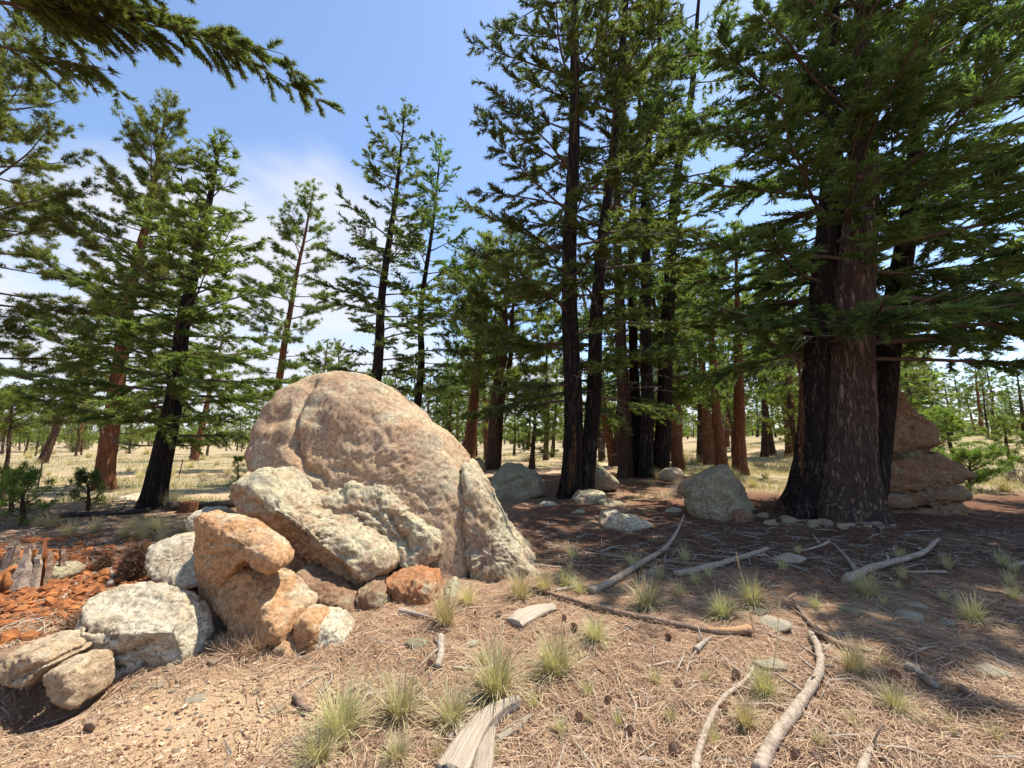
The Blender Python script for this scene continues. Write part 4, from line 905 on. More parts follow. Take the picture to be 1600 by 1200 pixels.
def brush(u, v, w, h, n, label, mat=SHRUB, name='shrub', group=None, seed=0):
    b = G(u, v); d = zd(b); R0 = w / FPX * d * .5; H = h / FPX * d; r = rng(int(u + v) + seed); mb = MB()
    for k in range(n):
        a = r.uniform(0, 2 * pi); e = r.uniform(.35, 1.4); L = H * r.uniform(.6, 1.1); p = [np.array([cos(a), sin(a), 0]) * R0 * .15]
        p[0][2] = -.03; dr = np.array([cos(a) * cos(e) * R0 / H, sin(a) * cos(e) * R0 / H, sin(e)])
        for q in range(4): p.append(p[-1] + dr * L / 4 + r.normal(size=3) * .05 * H)
        V, Qd, tr = tube(p, np.linspace(.010, .003, 5) * max(1, H / .5), 4); mb.add(V, Qd, tr, r.uniform(0, 1))
        for q in range(4):
            a0 = p[int(r.integers(2, 5))]; V, Qd, tr = tube([a0, a0 + nz(dr + r.normal(size=3) * .6) * L * .3], [.004, .002], 3); mb.add(V, Qd, tr, r.uniform(0, 1))
    return obj(name, mb.mesh(name, mat), None, b, label, 'shrub', group)
brush(1590, 757, 40, 34, 50, 'leafless grey shrub beside the small dense light pine', GREYTWIG)
for u, v, w in ((395 - 30, 752, 40), (350, 746, 30), (320, 752, 36)): brush(u, v, w, 16, 36, 'low grey brush on the strip between the dirt tracks', GREYTWIG, group='low brush between the tracks')
for u, v, w in ((1205, 735, 70), (1185, 728, 40), (1228, 738, 50)): brush(u, v, w, 14, 70, 'low grey sage clump in the straw field beside the charred trunk', SHRUB, group='sage clumps in the straw field')

# ------------------------------------------------------------------ fallen branches and dead wood
def stick(uvs, wpx, label, mat=STICK, name='branch', cat='branch', stubs=3, taper=.35, seg=9, rise=None, knob=.16, parts=()):
    base = G(*uvs[0]); pts = []
    for k, (u, v) in enumerate(uvs):
        p = G(u, v); d = zd(p); p[2] += wpx / FPX * d * .40 + (0 if not rise else rise[k]); pts.append(p - base)
    n = max(14, int(len(uvs) * 9)); path = resample(pts, n); d0 = zd(base); r0 = wpx / FPX * d0 * .5
    s = int(uvs[0][0] + uvs[0][1]); r = rng(s)
    path += .25 * r0 * fbm(path * 9, 2, s)[:, None] * np.array([1, 1, .3])
    V, Qd, tr = tube(path, r0 * np.linspace(1, taper, n), seg, knob, s, True, 14); mb = MB(); mb.add(V, Qd, tr, .5)
    for k in range(stubs):
        i_ = int(r.uniform(.15, .9) * n); D = nz(np.array([r.normal(), r.normal(), abs(r.normal()) * .5])); L = r0 * r.uniform(2, 6)
        V, Qd, tr = tube(np.array([path[i_], path[i_] + D * L * .6, path[i_] + D * L]), r0 * np.array([.35, .25, .15]), 5); mb.add(V, Qd, tr, .5)
    root = obj(name, mb.mesh(name, mat, True), None, base, label, cat)
    for pu, pw in parts:
        q = []
        for u, v in pu: p = G(u, v); p[2] += .03; q.append(p - base)
        pth = resample(q, 14); d = zd(q[0] + base)
        V, Qd, tr = tube(pth, pw / FPX * d * .5 * np.linspace(1, .4, 14), 7, knob, s + 1, True, 14); m2 = MB(); m2.add(V, Qd, tr, .5); obj('side_branch' if 'peeled' not in label else 'peeled_end', m2.mesh('side_branch', STICK_O if 'peeled' in label else mat, True), root)
    return root
stick([(1185, 1215), (1205, 1170), (1240, 1125), (1268, 1085), (1284, 1055), (1282, 1025), (1268, 1000)], 22, 'long curved grey fallen branch lying over sunlit needles', stubs=7, taper=.75)
stick([(1085, 1215), (1095, 1170), (1110, 1130), (1130, 1095), (1155, 1078), (1172, 1062), (1178, 1048)], 15, 'thin bent grey branch left of the long curved branch', stubs=2, taper=.45)
stick([(1335, 1020), (1300, 1010), (1272, 985), (1255, 965), (1243, 948)], 13, 'dark broken branch end crossing the tip of the long curved branch', STICK_B, stubs=4, taper=.6)
stick([(1172, 990), (1130, 994), (1085, 988), (1030, 974), (965, 962), (905, 945), (860, 932), (815, 918)], 12, 'long straight fallen branch with a peeled orange end, pointing at the huge boulder', STICK_B, stubs=3, taper=.55, parts=(([(1172, 989), (1140, 993), (1105, 991)], 14),))
stick([(922, 930), (960, 912), (1000, 888), (1040, 870), (1060, 848), (1070, 833)], 12, 'grey curved branch in the shade tilting up to a thin tip', stubs=3, taper=.35, rise=[0, .0, .02, .05, .12, .22])
stick([(1055, 902), (1100, 893), (1150, 878), (1200, 862)], 11, 'straight grey branch on shaded litter beside the curved one', stubs=2, taper=.7)
stick([(1322, 912), (1338, 903), (1360, 893), (1410, 880), (1445, 874), (1468, 858)], 14, 'forked grey branch lying deep in the shade', stubs=2, taper=.4, rise=[0, 0, 0, 0, .03, .08], parts=(([(1337, 894), (1318, 868), (1295, 848)], 7), ([(1295, 850), (1280, 858), (1250, 865)], 5), ([(1280, 852), (1270, 838)], 5)))
stick([(1095, 886), (1040, 880), (985, 876), (925, 868)], 7, 'thin dark stick crossing behind the grey curved branch', STICK_B, stubs=2)
stick([(1415, 1045), (1440, 1060), (1465, 1080)], 13, 'short pale stick on sunlit needles right of the long curved branch', stubs=2, taper=.8)
stick([(1345, 1215), (1358, 1180), (1372, 1155)], 14, 'pale splintered stub lying near the curved branch end', STICK, stubs=1, taper=.5)
stick([(1478, 896), (1440, 896), (1408, 896)], 6, 'short grey stick beside the forked branch in the shade', stubs=1)
stick([(1615, 880), (1590, 886), (1575, 891)], 9, 'grey stick end at the edge of the shaded litter', stubs=1)
stick([(690, 1000), (690, 1030), (683, 1048)], 13, 'short bleached stick between grass tufts near the boulder', stubs=1, taper=.7, mat=GREYTWIG)
stick([(710, 1045), (745, 1048), (770, 1046)], 6, 'thin pale stick behind the dry grass tuft', stubs=1, mat=GREYTWIG)
stick([(625, 958), (650, 963), (672, 968)], 9, 'little gnarled stick at the foot of the huge boulder', stubs=3, mat=GREYTWIG)
stick([(1087, 1020), (1100, 1008), (1110, 1000)], 9, 'short grey stub below the peeled orange branch end', stubs=1, mat=GREYTWIG)
stick([(868, 925), (900, 918), (925, 917)], 5, 'thin pale twig near the split slab of the boulder', stubs=1, mat=GREYTWIG)
stick([(838, 899), (880, 901)], 4, 'straight pale twig touching the split slab', stubs=0, mat=GREYTWIG)
stick([(700, 1160), (730, 1130), (745, 1115)], 9, 'thin grey stick beside the broken bleached log', stubs=1, mat=GREYTWIG)
stick([(170, 918), (180, 905), (172, 896)], 10, 'short bleached splinter behind the low blocky rock', GREYTWIG, stubs=0)
stick([(-10, 1020), (40, 1000), (85, 972), (100, 960)], 5, 'thin grey twig lying across the rotted wood', GREYTWIG, stubs=2)
stick([(95, 940), (120, 912), (150, 895)], 5, 'thin twig among the red wood crumbs', GREYTWIG, stubs=1)
stick([(460, 1095), (470, 1105), (486, 1118)], 14, 'dark stubby piece of bark on the sandy soil', STICK_B, 'bark_piece', 'bark', stubs=0, taper=.7)
stick([(135, 1145), (150, 1130), (165, 1120)], 16, 'dark bark sliver under the low blocky rock', STICK_B, 'bark_piece', 'bark', stubs=0)
stick([(260, 798), (300, 797), (345, 795), (375, 790)], 15, 'charred black log lying behind the upright rock', CHARCOAL, 'log', 'log', stubs=2, taper=.8)
stick([(60, 812), (110, 808), (180, 806), (235, 800)], 9, 'long black strip standing in for tree shade along the top of the bank', CHARCOAL, 'log', 'log', stubs=3, taper=.8)  # log shape added where the bank has a dark band of tree shade

def plank_wood(uvs, widths, thick, label, name, y_tilt=0.0, seed=1, lift=.0):
    """a split, weathered piece of trunk: a thick bent slab with fibres running along it"""
    base = G(*uvs[len(uvs) // 2]); c = [G(u, v) - base for u, v in uvs]; n = 60; path = resample(c, n); d = zd(base)
    w = np.interp(np.linspace(0, 1, n), np.linspace(0, 1, len(widths)), widths) / FPX * d * .5
    T = nz(np.gradient(path, axis=0)); S = nz(np.cross(T, [0, 0, 1.0])); m = 18; a = np.linspace(0, 2 * pi, m, endpoint=False); V = []; gr = []
    for k in range(n):
        for q in range(m):
            cx = np.sign(cos(a[q])) * abs(cos(a[q])) ** .7; cz = np.sign(sin(a[q])) * abs(sin(a[q])) ** .7
            V.append(path[k] + S[k] * cx * w[k] + np.array([0, 0, cz * thick * .5 * (w[k] / w.max()) ** .5 + thick * .35 + lift])); gr.append(cx * 3 + (0 if cz > 0 else 5))
    V = np.array(V); gr = np.array(gr); V += (np.array([0, 0, 1.0])[None] * (.16 * thick * fbm(np.stack([gr * 1.6, np.repeat(np.linspace(0, 1, n), m) * 1.2, gr * 0], 1), 3, seed))[:, None])
    V += .05 * w.max() * np.stack([vnoise(V * 25, seed), vnoise(V * 25, seed + 1), 0 * gr], 1)
    i, j = np.meshgrid(np.arange(n - 1), np.arange(m), indexing='ij'); k2 = (j + 1) % m
    Qd = np.stack([i * m + j, i * m + k2, (i + 1) * m + k2, (i + 1) * m + j], -1).reshape(-1, 4)
    V = np.concatenate([V, path[:1] + [0, 0, thick * .3], path[-1:] + [0, 0, thick * .3]]); e0 = n * m; jj = np.arange(m); kk = (jj + 1) % m
    Tt = np.concatenate([np.stack([np.full(m, e0), kk, jj], -1), np.stack([np.full(m, e0 + 1), (n - 1) * m + jj, (n - 1) * m + kk], -1)])
    return mesh(name, V, Qd, Tt, WOOD, True, {'grain': ('POINT', np.concatenate([gr, [0, 0]]))}), base
me, b = plank_wood([(803, 978), (822, 964), (845, 955), (868, 952)], [30, 38, 30, 12], .055, '', 'bleached_wood', seed=3); obj('bleached_wood', me, None, b, 'fan shaped slab of bleached wood on sunlit needles before the boulder', 'wood')
me, b = plank_wood([(705, 1225), (725, 1185), (748, 1148), (770, 1125), (812, 1106)], [48, 40, 36, 30, 10], .09, '', 'bleached_log', seed=5)
LG = obj('bleached_log', me, None, b, 'broken bent bleached log with a splintered tip in the foreground litter', 'log')
me2, b2 = plank_wood([(752, 1225), (757, 1195), (764, 1150)], [32, 30, 22], .07, '', 'bleached_splinter', seed=6); obj('splinter', me2, LG, b2 - b)
me, b = plank_wood([(778, 1160), (805, 1142), (832, 1120)], [12, 14, 5], .03, '', 'bleached_splinter', seed=8); obj('wood_splinter', me, None, b, 'thin bleached splinter to the right of the broken log', 'wood')

# rotted stump with grey splinters, and the crumbling red wood around it
b = G(28, 905); ST2 = empty('rotted_stump', b, 'crumbling red stump with grey upright splinters at the left', 'stump')
V, Qd, tr = tube(np.array([[0, 0, -.15], [0, 0, .05], [0, 0, .16], [.02, 0, .24]]), np.array([.40, .34, .24, .10]), 44, .75, 6, True, 7); obj('core', mesh('core', V, Qd, tr, ROT, True), ST2)
r = rng(12)
for k in range(26):
    a = r.uniform(-3.4, .5); rr_ = r.uniform(.20, .40); h = r.uniform(.12, .40); w = r.uniform(.03, .085); th_ = r.uniform(.012, .03); n_ = 9
    c, sn_ = np.array([cos(a), sin(a), 0]), np.array([-sin(a), cos(a), 0]); V = []
    for q in range(n_):
        f = q / (n_ - 1); z = -.08 + (h + .08) * f; o_ = c * (rr_ - .08 * f + .004 * r.normal()) + sn_ * (.004 * r.normal() + .04 * f)
        wl_, wr_ = w * (1 - f ** 2 * r.uniform(.5, .7)) * r.uniform(.92, 1.05), w * (1 - f ** 1.5 * r.uniform(.7, .9)) * r.uniform(.92, 1.05)
        V += [o_ - sn_ * wl_ + [0, 0, z], o_ + c * th_ + [0, 0, z + .01 * r.normal()], o_ + sn_ * wr_ + [0, 0, z], o_ - c * th_ + [0, 0, z]]
    V = np.array(V); i_, j_ = np.meshgrid(np.arange(n_ - 1), np.arange(4), indexing='ij'); k_ = (j_ + 1) % 4
    Qd = np.concatenate([np.stack([i_ * 4 + j_, i_ * 4 + k_, (i_ + 1) * 4 + k_, (i_ + 1) * 4 + j_], -1).reshape(-1, 4), [[4 * n_ - 4, 4 * n_ - 3, 4 * n_ - 2, 4 * n_ - 1]]])
    obj('splinter', mesh('splinter', V, Qd, None, (STICK, ROT, STICK_B)[k % 3], False, {'tone': ('POINT', np.full(len(V), .5))}), ST2)
def chunks(name, n, sampler, size, mat, label, cat, seed, sub=1):
    import bmesh
    bm = bmesh.new(); bmesh.ops.create_icosphere(bm, subdivisions=sub, radius=1.0); V0 = np.array([v.co for v in bm.verts]); F0 = np.array([[v.index for v in f.verts] for f in bm.faces]); bm.free()
    r = rng(seed); xy = sampler(r, n); n = len(xy); s = size[0] * (size[1] / size[0]) ** (r.random(n) ** 2.2)
    z = hgt(xy[:, 0], xy[:, 1]) + hmicro(xy[:, 0], xy[:, 1])
    sc = s[:, None] * r.uniform(.5, 1.1, (n, 3)) * np.array([1, 1, .6]); a = r.uniform(0, 2 * pi, n)
    V = V0[None] * (1 + .28 * r.normal(size=(n, len(V0), 1)).clip(-1.2, 1.2)) * sc[:, None]
    tl = r.normal(size=n) * .4; V = np.stack([V[..., 0], V[..., 1] * np.cos(tl)[:, None] - V[..., 2] * np.sin(tl)[:, None], V[..., 1] * np.sin(tl)[:, None] + V[..., 2] * np.cos(tl)[:, None]], -1)
    x = V[..., 0] * np.cos(a)[:, None] - V[..., 1] * np.sin(a)[:, None]; y = V[..., 0] * np.sin(a)[:, None] + V[..., 1] * np.cos(a)[:, None]
    V = np.stack([x + xy[:, :1], y + xy[:, 1:], V[..., 2] + (z + s * .2)[:, None]], -1)
    F = (F0[None] + (np.arange(n) * len(V0))[:, None, None]).reshape(-1, 3)
    return obj(name, mesh(name, V.reshape(-1, 3), None, F, mat, False, {'tone': ('POINT', np.repeat(r.random(n), len(V0)))}), None, None, label, cat, None, 'stuff')
def uv_sampler(u0, u1, v0, v1, pw=1.0, accept=None):
    def f(r, n):
        out = []
        U = r.uniform(u0, u1, n); Vv = v0 + (v1 - v0) * r.random(n) ** pw
        for u, v in zip(U, Vv):
            d = ray(u, v); t = -(EYE) / d[2]; p = C_ + d * t
            out.append(p[:2])
        xy = np.array(out)
        if accept is not None: xy = xy[accept(xy, r)]
        return xy
    return f
ROTC = lambda xy, r: np.exp(-(((xy[:, 0] + 5.0) / 1.6) ** 2 + ((xy[:, 1] - 4.5) / 1.2) ** 2)) > r.random(len(xy)) * .75 + .10
chunks('rotted_wood_crumbs', 9000, uv_sampler(-40, 330, 835, 1040, 1.0, ROTC), (.012, .075), ROT, 'red crumbs of rotted wood spread around the stump', 'wood crumbs', 3)
chunks('gravel', 6000, uv_sampler(0, 620, 1010, 1215, .8, lambda xy, r: np.exp(-(((xy[:, 0] + 1.75) / 1.25) ** 2 + ((xy[:, 1] - 2.3) / .75) ** 2)) > r.random(len(xy)) * .7), (.003, .017), CHIP, 'fine gravel and crumbs on the sandy soil', 'gravel', 4)
chunks('bark_chips', 5500, uv_sampler(0, 1600, 830, 1215, 1.2), (.004, .020), CHIP, 'bark chips and grit spread over the forest floor', 'bark chips', 5)

# dark root clump and needle heap
def heap(u, v, w, h, n, label, name, cat, mat=DUFF, seed=1, L=(.08, .2), wd=.0035):
    b = G(u, v); d = zd(b); R0 = w / FPX * d * .5; H = h / FPX * d; r = rng(seed); mb = MB()
    q = nz(r.normal(size=(n, 3))); q[:, 2] = np.abs(q[:, 2]); A = q * np.array([R0, R0 * .8, H]) * (r.random((n, 1)) ** .4); D = nz(r.normal(size=(n, 3)) + q * .6); S = nz(np.cross(D, r.normal(size=(n, 3)))) * wd
    B = A + D * r.uniform(*L, (n, 1)); B[:, 2] = np.maximum(B[:, 2], -.02); V = np.stack([A - S, A + S, B + S * .4, B - S * .4], 1).reshape(-1, 3); mb.add(V, np.arange(4 * n).reshape(n, 4), None, np.repeat(r.random(n), 4))
    return obj(name, mb.mesh(name, mat), None, b, label, cat, None, 'stuff' if cat == 'needles' else None)
hp = heap(213, 903, 44, 48, 5200, 'dark tangled root clump of needles behind the low blocky rock', 'root_clump', 'root clump', seed=21, L=(.04, .13))
heap(163, 888, 20, 18, 900, 'small dark bark knot beside the tangled root clump', 'bark_knot', 'bark', seed=22, L=(.03, .09))
heap(140, 985, 60, 14, 1800, 'dark dead needles heaped at the left side of the low blocky rock', 'needle_heap', 'needle heap', seed=23, L=(.06, .16))
heap(385, 1012, 90, 5, 1500, 'drift of brown needles caught under the orange upright rock', 'needle_heap', 'needle heap', LITTER, seed=24, L=(.06, .14), wd=.002)
heap(1085, 775, 60, 22, 1600, 'heap of thin dead twigs beside the steep grey green boulder', 'twig_heap', 'twigs', GREYTWIG, seed=25, L=(.15, .45), wd=.005)
heap(1215, 800, 70, 16, 1500, 'brown needle drift between the steep boulder and the double trunk', 'needle_heap', 'needle heap', DUFF, seed=26, L=(.08, .2))

# little stump and brush pile, fence posts
b = G(295, 800); V, Qd, tr = tube(np.array([[0, 0, -.1], [0, 0, .06], [0, .0, .20], [.0, 0, .22]]), np.array([.19, .16, .145, .13]), 18, .2, 2, True, 8); obj('stump', mesh('stump', V, Qd, tr, BARK_PINE, True), None, b, 'short red cut stump beside the charred log', 'stump')
b = G(118, 700); PILE = empty('brush_pile', b, 'grey pile of cut branches beyond the tracks at the left', 'brush pile'); r = rng(31)
for k in range(120):
    a = r.uniform(0, 2 * pi); rr_ = 3.2 * r.random() ** .7; z = max(0, 1.3 * (1 - rr_ / 3.4)) * r.random() ; p = np.array([cos(a) * rr_, sin(a) * rr_ * .6, z]); D = nz(np.array([r.normal(), r.normal() * .6, r.normal() * .25])) * r.uniform(.5, 1.3)
    V, Qd, tr = tube(np.array([p - D, p, p + D + r.normal(size=3) * .08]), np.array([.045, .035, .015]) * r.uniform(.5, 1.3), 5); V[:, 2] = np.maximum(V[:, 2], .0)
    obj('cut_branch', mesh('cut_branch', V, Qd, tr, STICK if k % 3 else STICK_B, True, {'tone': ('POINT', np.full(len(V), .5))}), PILE)
PM = None
for k, (u, v, vt, lab) in enumerate(((58, 764, 722, 'steel fence post beside the slender pine sapling'), (278, 746, 718, 'leaning steel fence post beside the near dirt track'), (408, 730, 712, 'steel fence post seen at the left flank of the huge boulder'), (308, 722, 696, 'thin steel fence post beside the lone small red pine'), (54, 710, 690, 'far steel fence post near the thin leaning pine'))):
    b, tp = span((u, v), (u + 8, vt)); h = tp[2]; mb = MB()
    for (x0, x1, y0, y1) in ((-.022, .022, -.004, .004), (-.004, .004, .0045, .035)):
        V = np.array([[x, y, z] for z in (-.3, h) for (x, y) in ((x0, y0), (x1, y0), (x1, y1), (x0, y1))]); V[4:, 0] += tp[0]; mb.add(V, np.array([[0, 1, 5, 4], [1, 2, 6, 5], [2, 3, 7, 6], [3, 0, 4, 7], [4, 5, 6, 7], [3, 2, 1, 0]]))
    for z in np.arange(.2, h - .05, .12):
        V = np.array([[x, y, zq] for zq in (z, z + .02) for (x, y) in ((-.02, -.012), (.02, -.012), (.02, -.0045), (-.02, -.0045))]); V[:, 0] += tp[0] * z / h; mb.add(V, np.array([[0, 1, 5, 4], [1, 2, 6, 5], [2, 3, 7, 6], [3, 0, 4, 7], [4, 5, 6, 7], [3, 2, 1, 0]]))
    obj('fence_post', mb.mesh('fence_post', POST), None, b, lab, 'fence post')

# ------------------------------------------------------------------ grass, cones, litter
def tuft_mesh(seed, n, L, spread, mat, name='grass_tuft'):
    r = rng(seed); a = r.uniform(0, 2 * pi, n); rad = L * .16 * r.random(n) ** .6; A = np.stack([np.cos(a) * rad, np.sin(a) * rad, -.01 + 0 * a], 1)
    az = a + r.normal(size=n) * .6; lean = np.abs(r.normal(size=n)) * spread; ln = L * r.uniform(.45, 1.1, n); H = np.stack([np.cos(az), np.sin(az), 0 * az], 1); S = np.stack([-np.sin(az), np.cos(az), 0 * az], 1) * .0016
    pts = [A]
    for k in range(1, 4):
        e = np.clip(1.45 - lean * (k / 3) * 1.3, -.35, 1.5); pts.append(pts[-1] + (H * np.cos(e)[:, None] + np.array([0, 0, 1.0]) * np.sin(e)[:, None]) * (ln / 3)[:, None])
    mb = MB(); tone = r.random(n) ** 1.5
    for k in range(3):
        w0, w1 = (1, .85, .55, .15)[k], (1, .85, .55, .15)[k + 1]
        V = np.stack([pts[k] - S * w0, pts[k] + S * w0, pts[k + 1] + S * w1, pts[k + 1] - S * w1], 1).reshape(-1, 3); mb.add(V, np.arange(4 * n).reshape(n, 4), None, np.repeat(np.clip(tone * (1.0 if k else .4), 0, 1), 4))
    return mb.mesh(name, mat)
TUFT = [tuft_mesh(401, 340, .24, .95, GRASS), tuft_mesh(402, 320, .20, 1.35, GRASS), tuft_mesh(403, 240, .22, .7, STRAW), tuft_mesh(404, 110, .16, .9, GRASS)]
def tuft(u, v, wpx, k, label, group=None, hs=1.0):
    b = G(u, v); d = zd(b); s = wpx / FPX * d / .20; r = rng(int(u * 3 + v * 5)); return obj('grass_tuft', TUFT[k], None, b, label, 'grass tuft', group, None, (0, 0, r.uniform(0, 6.28)), (s, s, s * hs))
tuft(695, 975, 55, 2, 'straw yellow grass tuft right at the orange foot of the huge boulder', hs=1.2)
tuft(730, 945, 34, 2, 'small straw grass tuft in the crack between boulder and split slab')
tuft(812, 935, 50, 2, 'yellow grass tuft in front of the split slab')
tuft(850, 925, 40, 2, 'yellow grass tuft at the thin end of the long straight branch')
tuft(775, 1085, 82, 0, 'large pale green bunch of grass behind the broken bleached log')
tuft(868, 1055, 70, 0, 'upright green grass tuft alone right of the large bunch')
tuft(625, 1120, 84, 1, 'sprawling pale grass bunch left of the broken bleached log')
tuft(705, 1130, 66, 1, 'pale grass tuft just behind the broken bleached log')
tuft(530, 1150, 84, 0, 'wide grey green grass bunch on the edge of the sandy soil')
tuft(497, 1190, 70, 1, 'matted grass bunch in front of the wide grey green bunch')
tuft(620, 1190, 50, 1, 'thin grass tuft left of the broken log end')
tuft(930, 1000, 48, 1, 'grey dead grass tuft below the long straight branch')
tuft(1010, 950, 60, 1, 'pale grass tuft in the shade behind the long straight branch')
tuft(1130, 965, 50, 1, 'grass tuft at the shade edge behind the peeled branch end')
tuft(1195, 1090, 44, 0, 'bright green grass tuft between the two curved branches', hs=1.3)
tuft(1165, 1135, 46, 2, 'yellow grass tuft beside the thin bent branch')
tuft(1335, 1050, 54, 2, 'yellowish grass tuft right of the long curved branch')
tuft(1400, 1110, 50, 1, 'grey green grass tuft below the short pale stick')
tuft(1355, 930, 50, 1, 'grass tuft beside the forked branch in the shade')
tuft(1520, 970, 48, 1, 'grass tuft in deep shade beyond the pale oval stone')
tuft(1175, 945, 44, 0, 'grass tuft beside the small grey green stone')
tuft(265, 795, 30, 2, 'straw tuft at the foot of the dark leaning fir')
tuft(885, 975 - 60, 34, 1, 'grass tuft beside the tip of the thin pale twig')
r = rng(55)
for k in range(22): tuft(r.uniform(860, 1600), r.uniform(860, 950), r.uniform(22, 44), 3, 'wispy grass tuft growing in the shaded litter', 'wispy tufts in the shade')
for k in range(26): tuft(r.uniform(560, 1600), r.uniform(1030, 1195), r.uniform(24, 46), 3, 'wispy grass tuft growing in the sunlit litter', 'wispy tufts in the sun')
for k in range(16): tuft(r.uniform(20, 330), r.uniform(822, 850), r.uniform(18, 34), 2, 'short straw tuft on the brow of the bank', 'straw tufts on the bank')
for k in range(40):
    u, v = r.uniform(1000, 1600), r.uniform(722, 775)
    tuft(u, v, r.uniform(14, 26), 2, 'straw tuft in the sunny field behind the dark trunks', 'straw tufts in the sunny field', .8)
for k in range(40):
    u, v = r.uniform(0, 420), r.uniform(705, 760)
    tuft(u, v, r.uniform(8, 18), 2, 'straw tuft in the field around the tracks', 'straw tufts around the tracks', .8)
def stalk(u, v, ut, vt, label):
    b = G(u, v); t_ = P(ut, vt, b[1]) - b; V, Qd, tr = tube(resample([Z3, t_ * .5 + [.01, 0, 0], t_], 12), np.linspace(.003, .0018, 12), 5); mb = MB(); mb.add(V, Qd, tr, .2); V, Qd, tr = tube(np.array([t_ * .82, t_ * .9, t_]), [.003, .006, .002], 5); mb.add(V, Qd, tr, 0); obj('grass_stalk', mb.mesh('grass_stalk', STRAW), None, b, label, 'grass stalk')
stalk(1180, 1000, 1150, 862, 'tall dry orange grass stalk leaning over the peeled branch end'); stalk(1205, 1065, 1219, 935, 'tall pale grass stalk beside the pale flat stone'); stalk(545, 1060, 546, 1015, 'short upright dry stalk near the small grey rock')
def cone_mesh():
    mb = MB(); n = 70
    for k in range(n):
        t = (k + .5) / n; a = k * 2.39996; rr_ = .032 * math.sin(pi * (.12 + .80 * t)) + .006; z = -.04 + .08 * t; c = np.array([cos(a), sin(a), .35]); p = np.array([cos(a) * rr_ * .5, sin(a) * rr_ * .5, z]); s = np.array([-sin(a), cos(a), 0]) * .010; tip = p + c * rr_ * .75
        V = np.array([p - s * .5, p + s * .5, tip + s, tip - s, tip + c * .006 + [0, 0, -.004]]); mb.add(V, np.array([[0, 1, 2, 3]]), np.array([[3, 2, 4]]))
    V, Qd, tr = tube(np.array([[0, 0, -.04], [0, 0, 0], [0, 0, .04]]), [.012, .02, .008], 8); mb.add(V, Qd, tr)
    return mb.mesh('pine_cone', CONE)
CM = cone_mesh()
for k, (u, v) in enumerate([(882, 970), (897, 985), (1045, 1000), (1055, 1180), (905, 1128), (780, 963), (1278, 1195), (1245, 1190), (1400, 1060), (672, 1045), (950, 1100), (1060, 1075), (1130, 1115), (1505, 1085), (1150, 1060), (985, 1150), (860, 1015), (1460, 1150)]):
    b = G(u, v); b[2] += .025; rr_ = rng(k + 900); obj('pine_cone', CM, None, b, 'small dark pine cone lying on the sunlit needles', 'pine cone', 'pine cones on the needle litter', None, (pi / 2 + rr_.normal() * .3, rr_.normal() * .3, rr_.uniform(0, 6)), [rr_.uniform(.4, .62)] * 3)
def needles(name, n, sampler, L, w, mat, label, cat, seed, tone=(0, 1)):
    r = rng(seed); xy = sampler(r, n); n = len(xy); a = r.uniform(0, 2 * pi, n); ln = r.uniform(*L, n) * .5; bend = r.normal(size=n) * .35
    d0 = np.stack([np.cos(a), np.sin(a)], 1); d1 = np.stack([np.cos(a + bend), np.sin(a + bend)], 1); c = xy; p0 = c - d0 * ln[:, None]; p2 = c + d1 * ln[:, None]; lift = r.random(n) ** 3 * .03 + .004
    def z(p, e): return np.concatenate([p, (hgt(p[:, 0], p[:, 1]) + hmicro(p[:, 0], p[:, 1]) + e)[:, None]], 1)
    p0, c3, p2 = z(p0, lift * r.random(n) + .003), z(c, lift + .004), z(p2, lift * r.random(n) + .003); S = np.stack([-np.sin(a), np.cos(a), r.normal(size=n) * .5], 1) * (w * r.uniform(.6, 1.3, n))[:, None]
    V = np.stack([p0 - S * .5, p0 + S * .5, c3 + S, c3 - S, p2 + S * .4, p2 - S * .4], 1).reshape(-1, 3); k = np.arange(n)[:, None] * 6
    Qd = np.concatenate([k + [[0, 1, 2, 3]], k + [[3, 2, 4, 5]]])
    tn = np.clip(r.uniform(*tone, n), 0, 1); return obj(name, mesh(name, V, Qd, None, mat, False, {'tone': ('POINT', np.repeat(tn, 6))}), None, None, label, cat, None, 'stuff')
notsand = lambda xy, r: 1.15 * np.exp(-(((xy[:, 0] + 1.75) / 1.0) ** 2 + ((xy[:, 1] - 2.35) / .6) ** 2)) < r.random(len(xy)) + .1
needles('fallen_needles', 42000, uv_sampler(-60, 1680, 860, 1230, .9, notsand), (.09, .19), .0018, LITTER, 'fallen pine needles carpeting the forest floor', 'needles', 61)
needles('fallen_needles', 18000, uv_sampler(-60, 1680, 800, 900, .8), (.12, .24), .0030, DUFF, 'fallen pine needles farther back under the trees', 'needles', 62, (0, .8))  # darker needle colour here paints in the shade below the trees
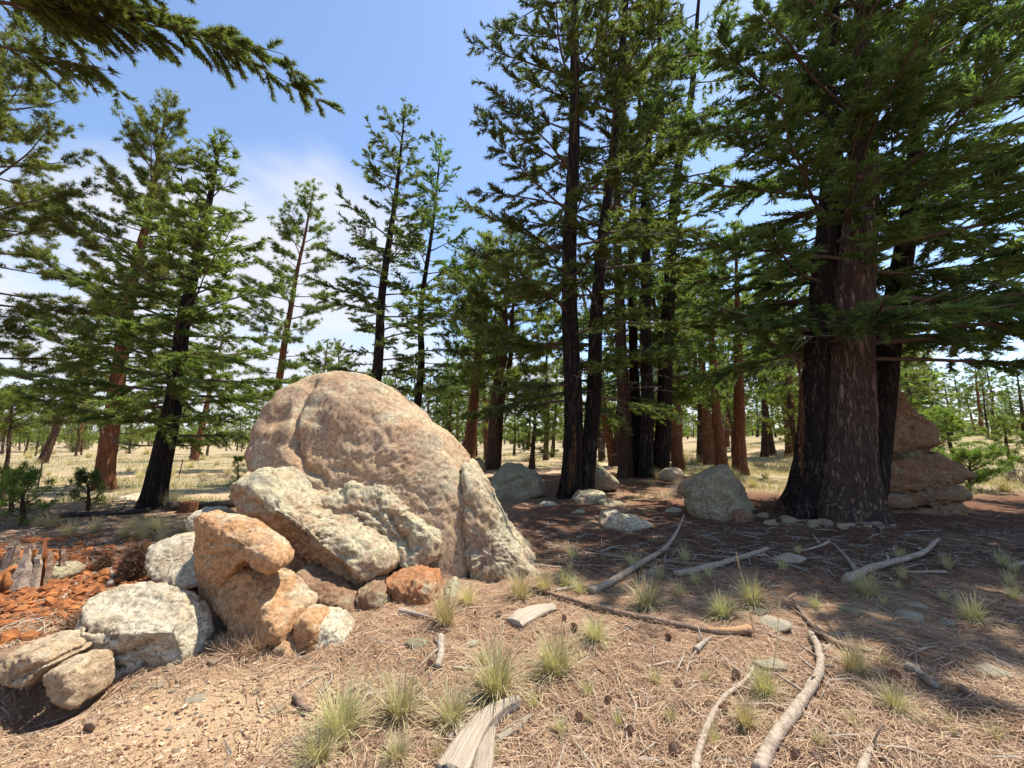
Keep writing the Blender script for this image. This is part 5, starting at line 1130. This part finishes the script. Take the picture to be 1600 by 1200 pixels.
needles('twig_litter', 700, uv_sampler(-20, 1640, 835, 1215, 1.0, notsand), (.10, .45), .0045, GREYTWIG, 'thin dead twigs strewn over the forest floor', 'twigs', 63)
needles('twig_litter', 900, uv_sampler(840, 1640, 800, 900, .8), (.2, .6), .006, GREYTWIG, 'thin dead twigs strewn in the shade below the trees', 'twigs', 64)
needles('twig_litter', 500, uv_sampler(-20, 320, 820, 900, 1), (.15, .5), .006, GREYTWIG, 'thin dead twigs on the brow of the bank', 'twigs', 65)

def field_grass(n, seed):
    r = rng(seed); y = 9.5 + 42 * r.random(n) ** 1.5; x = r.uniform(-1.35, 1.35, n) * y
    q = np.stack([x, y, 0 * x], 1); patch = fbm(q * .6, 3, 71); keep = patch + r.normal(size=n) * .25 > -.05
    ix = np.clip(np.searchsorted(gx, x) - 1, 0, len(gx) - 2); iy = np.clip(np.searchsorted(gy, y) - 1, 0, len(gy) - 2)
    keep &= (road[iy, ix] < .25) & (litter[iy, ix] < .5 + .4 * r.random(n)) & (r.random(n) > .55 * litter[iy, ix]); x, y, ix, iy, patch = x[keep], y[keep], ix[keep], iy[keep], patch[keep]; n = len(x)
    z = hgt(x, y); h = r.uniform(.08, .24, n) * (1 + .5 * patch); w = .0035 + .00045 * y; a = r.uniform(0, 2 * pi, n); S = np.stack([np.cos(a), np.sin(a), 0 * a], 1) * w[:, None]
    A = np.stack([x, y, z - .02], 1); T = A + np.stack([r.normal(size=n) * .45 * h, r.normal(size=n) * .45 * h, h], 1)
    V = np.stack([A - S, A + S, T], 1).reshape(-1, 3)
    return obj('field_grass', mesh('field_grass', V, None, np.arange(3 * n).reshape(n, 3), FIELDG, False, {'tone': ('POINT', np.repeat(np.clip(.45 + .5 * fbm(np.stack([x, y, 0 * x], 1) * .35, 2, 81) + r.normal(size=n) * .2, 0, 1), 3))}), None, None, 'short dry straw coloured grass covering the open field', 'grass', None, 'stuff')
FIELDG = leaf_mat('field_grass', (0.42, 0.34, 0.20), (0.25, 0.25, 0.13), .25, .0)
field_grass(150000, 91)
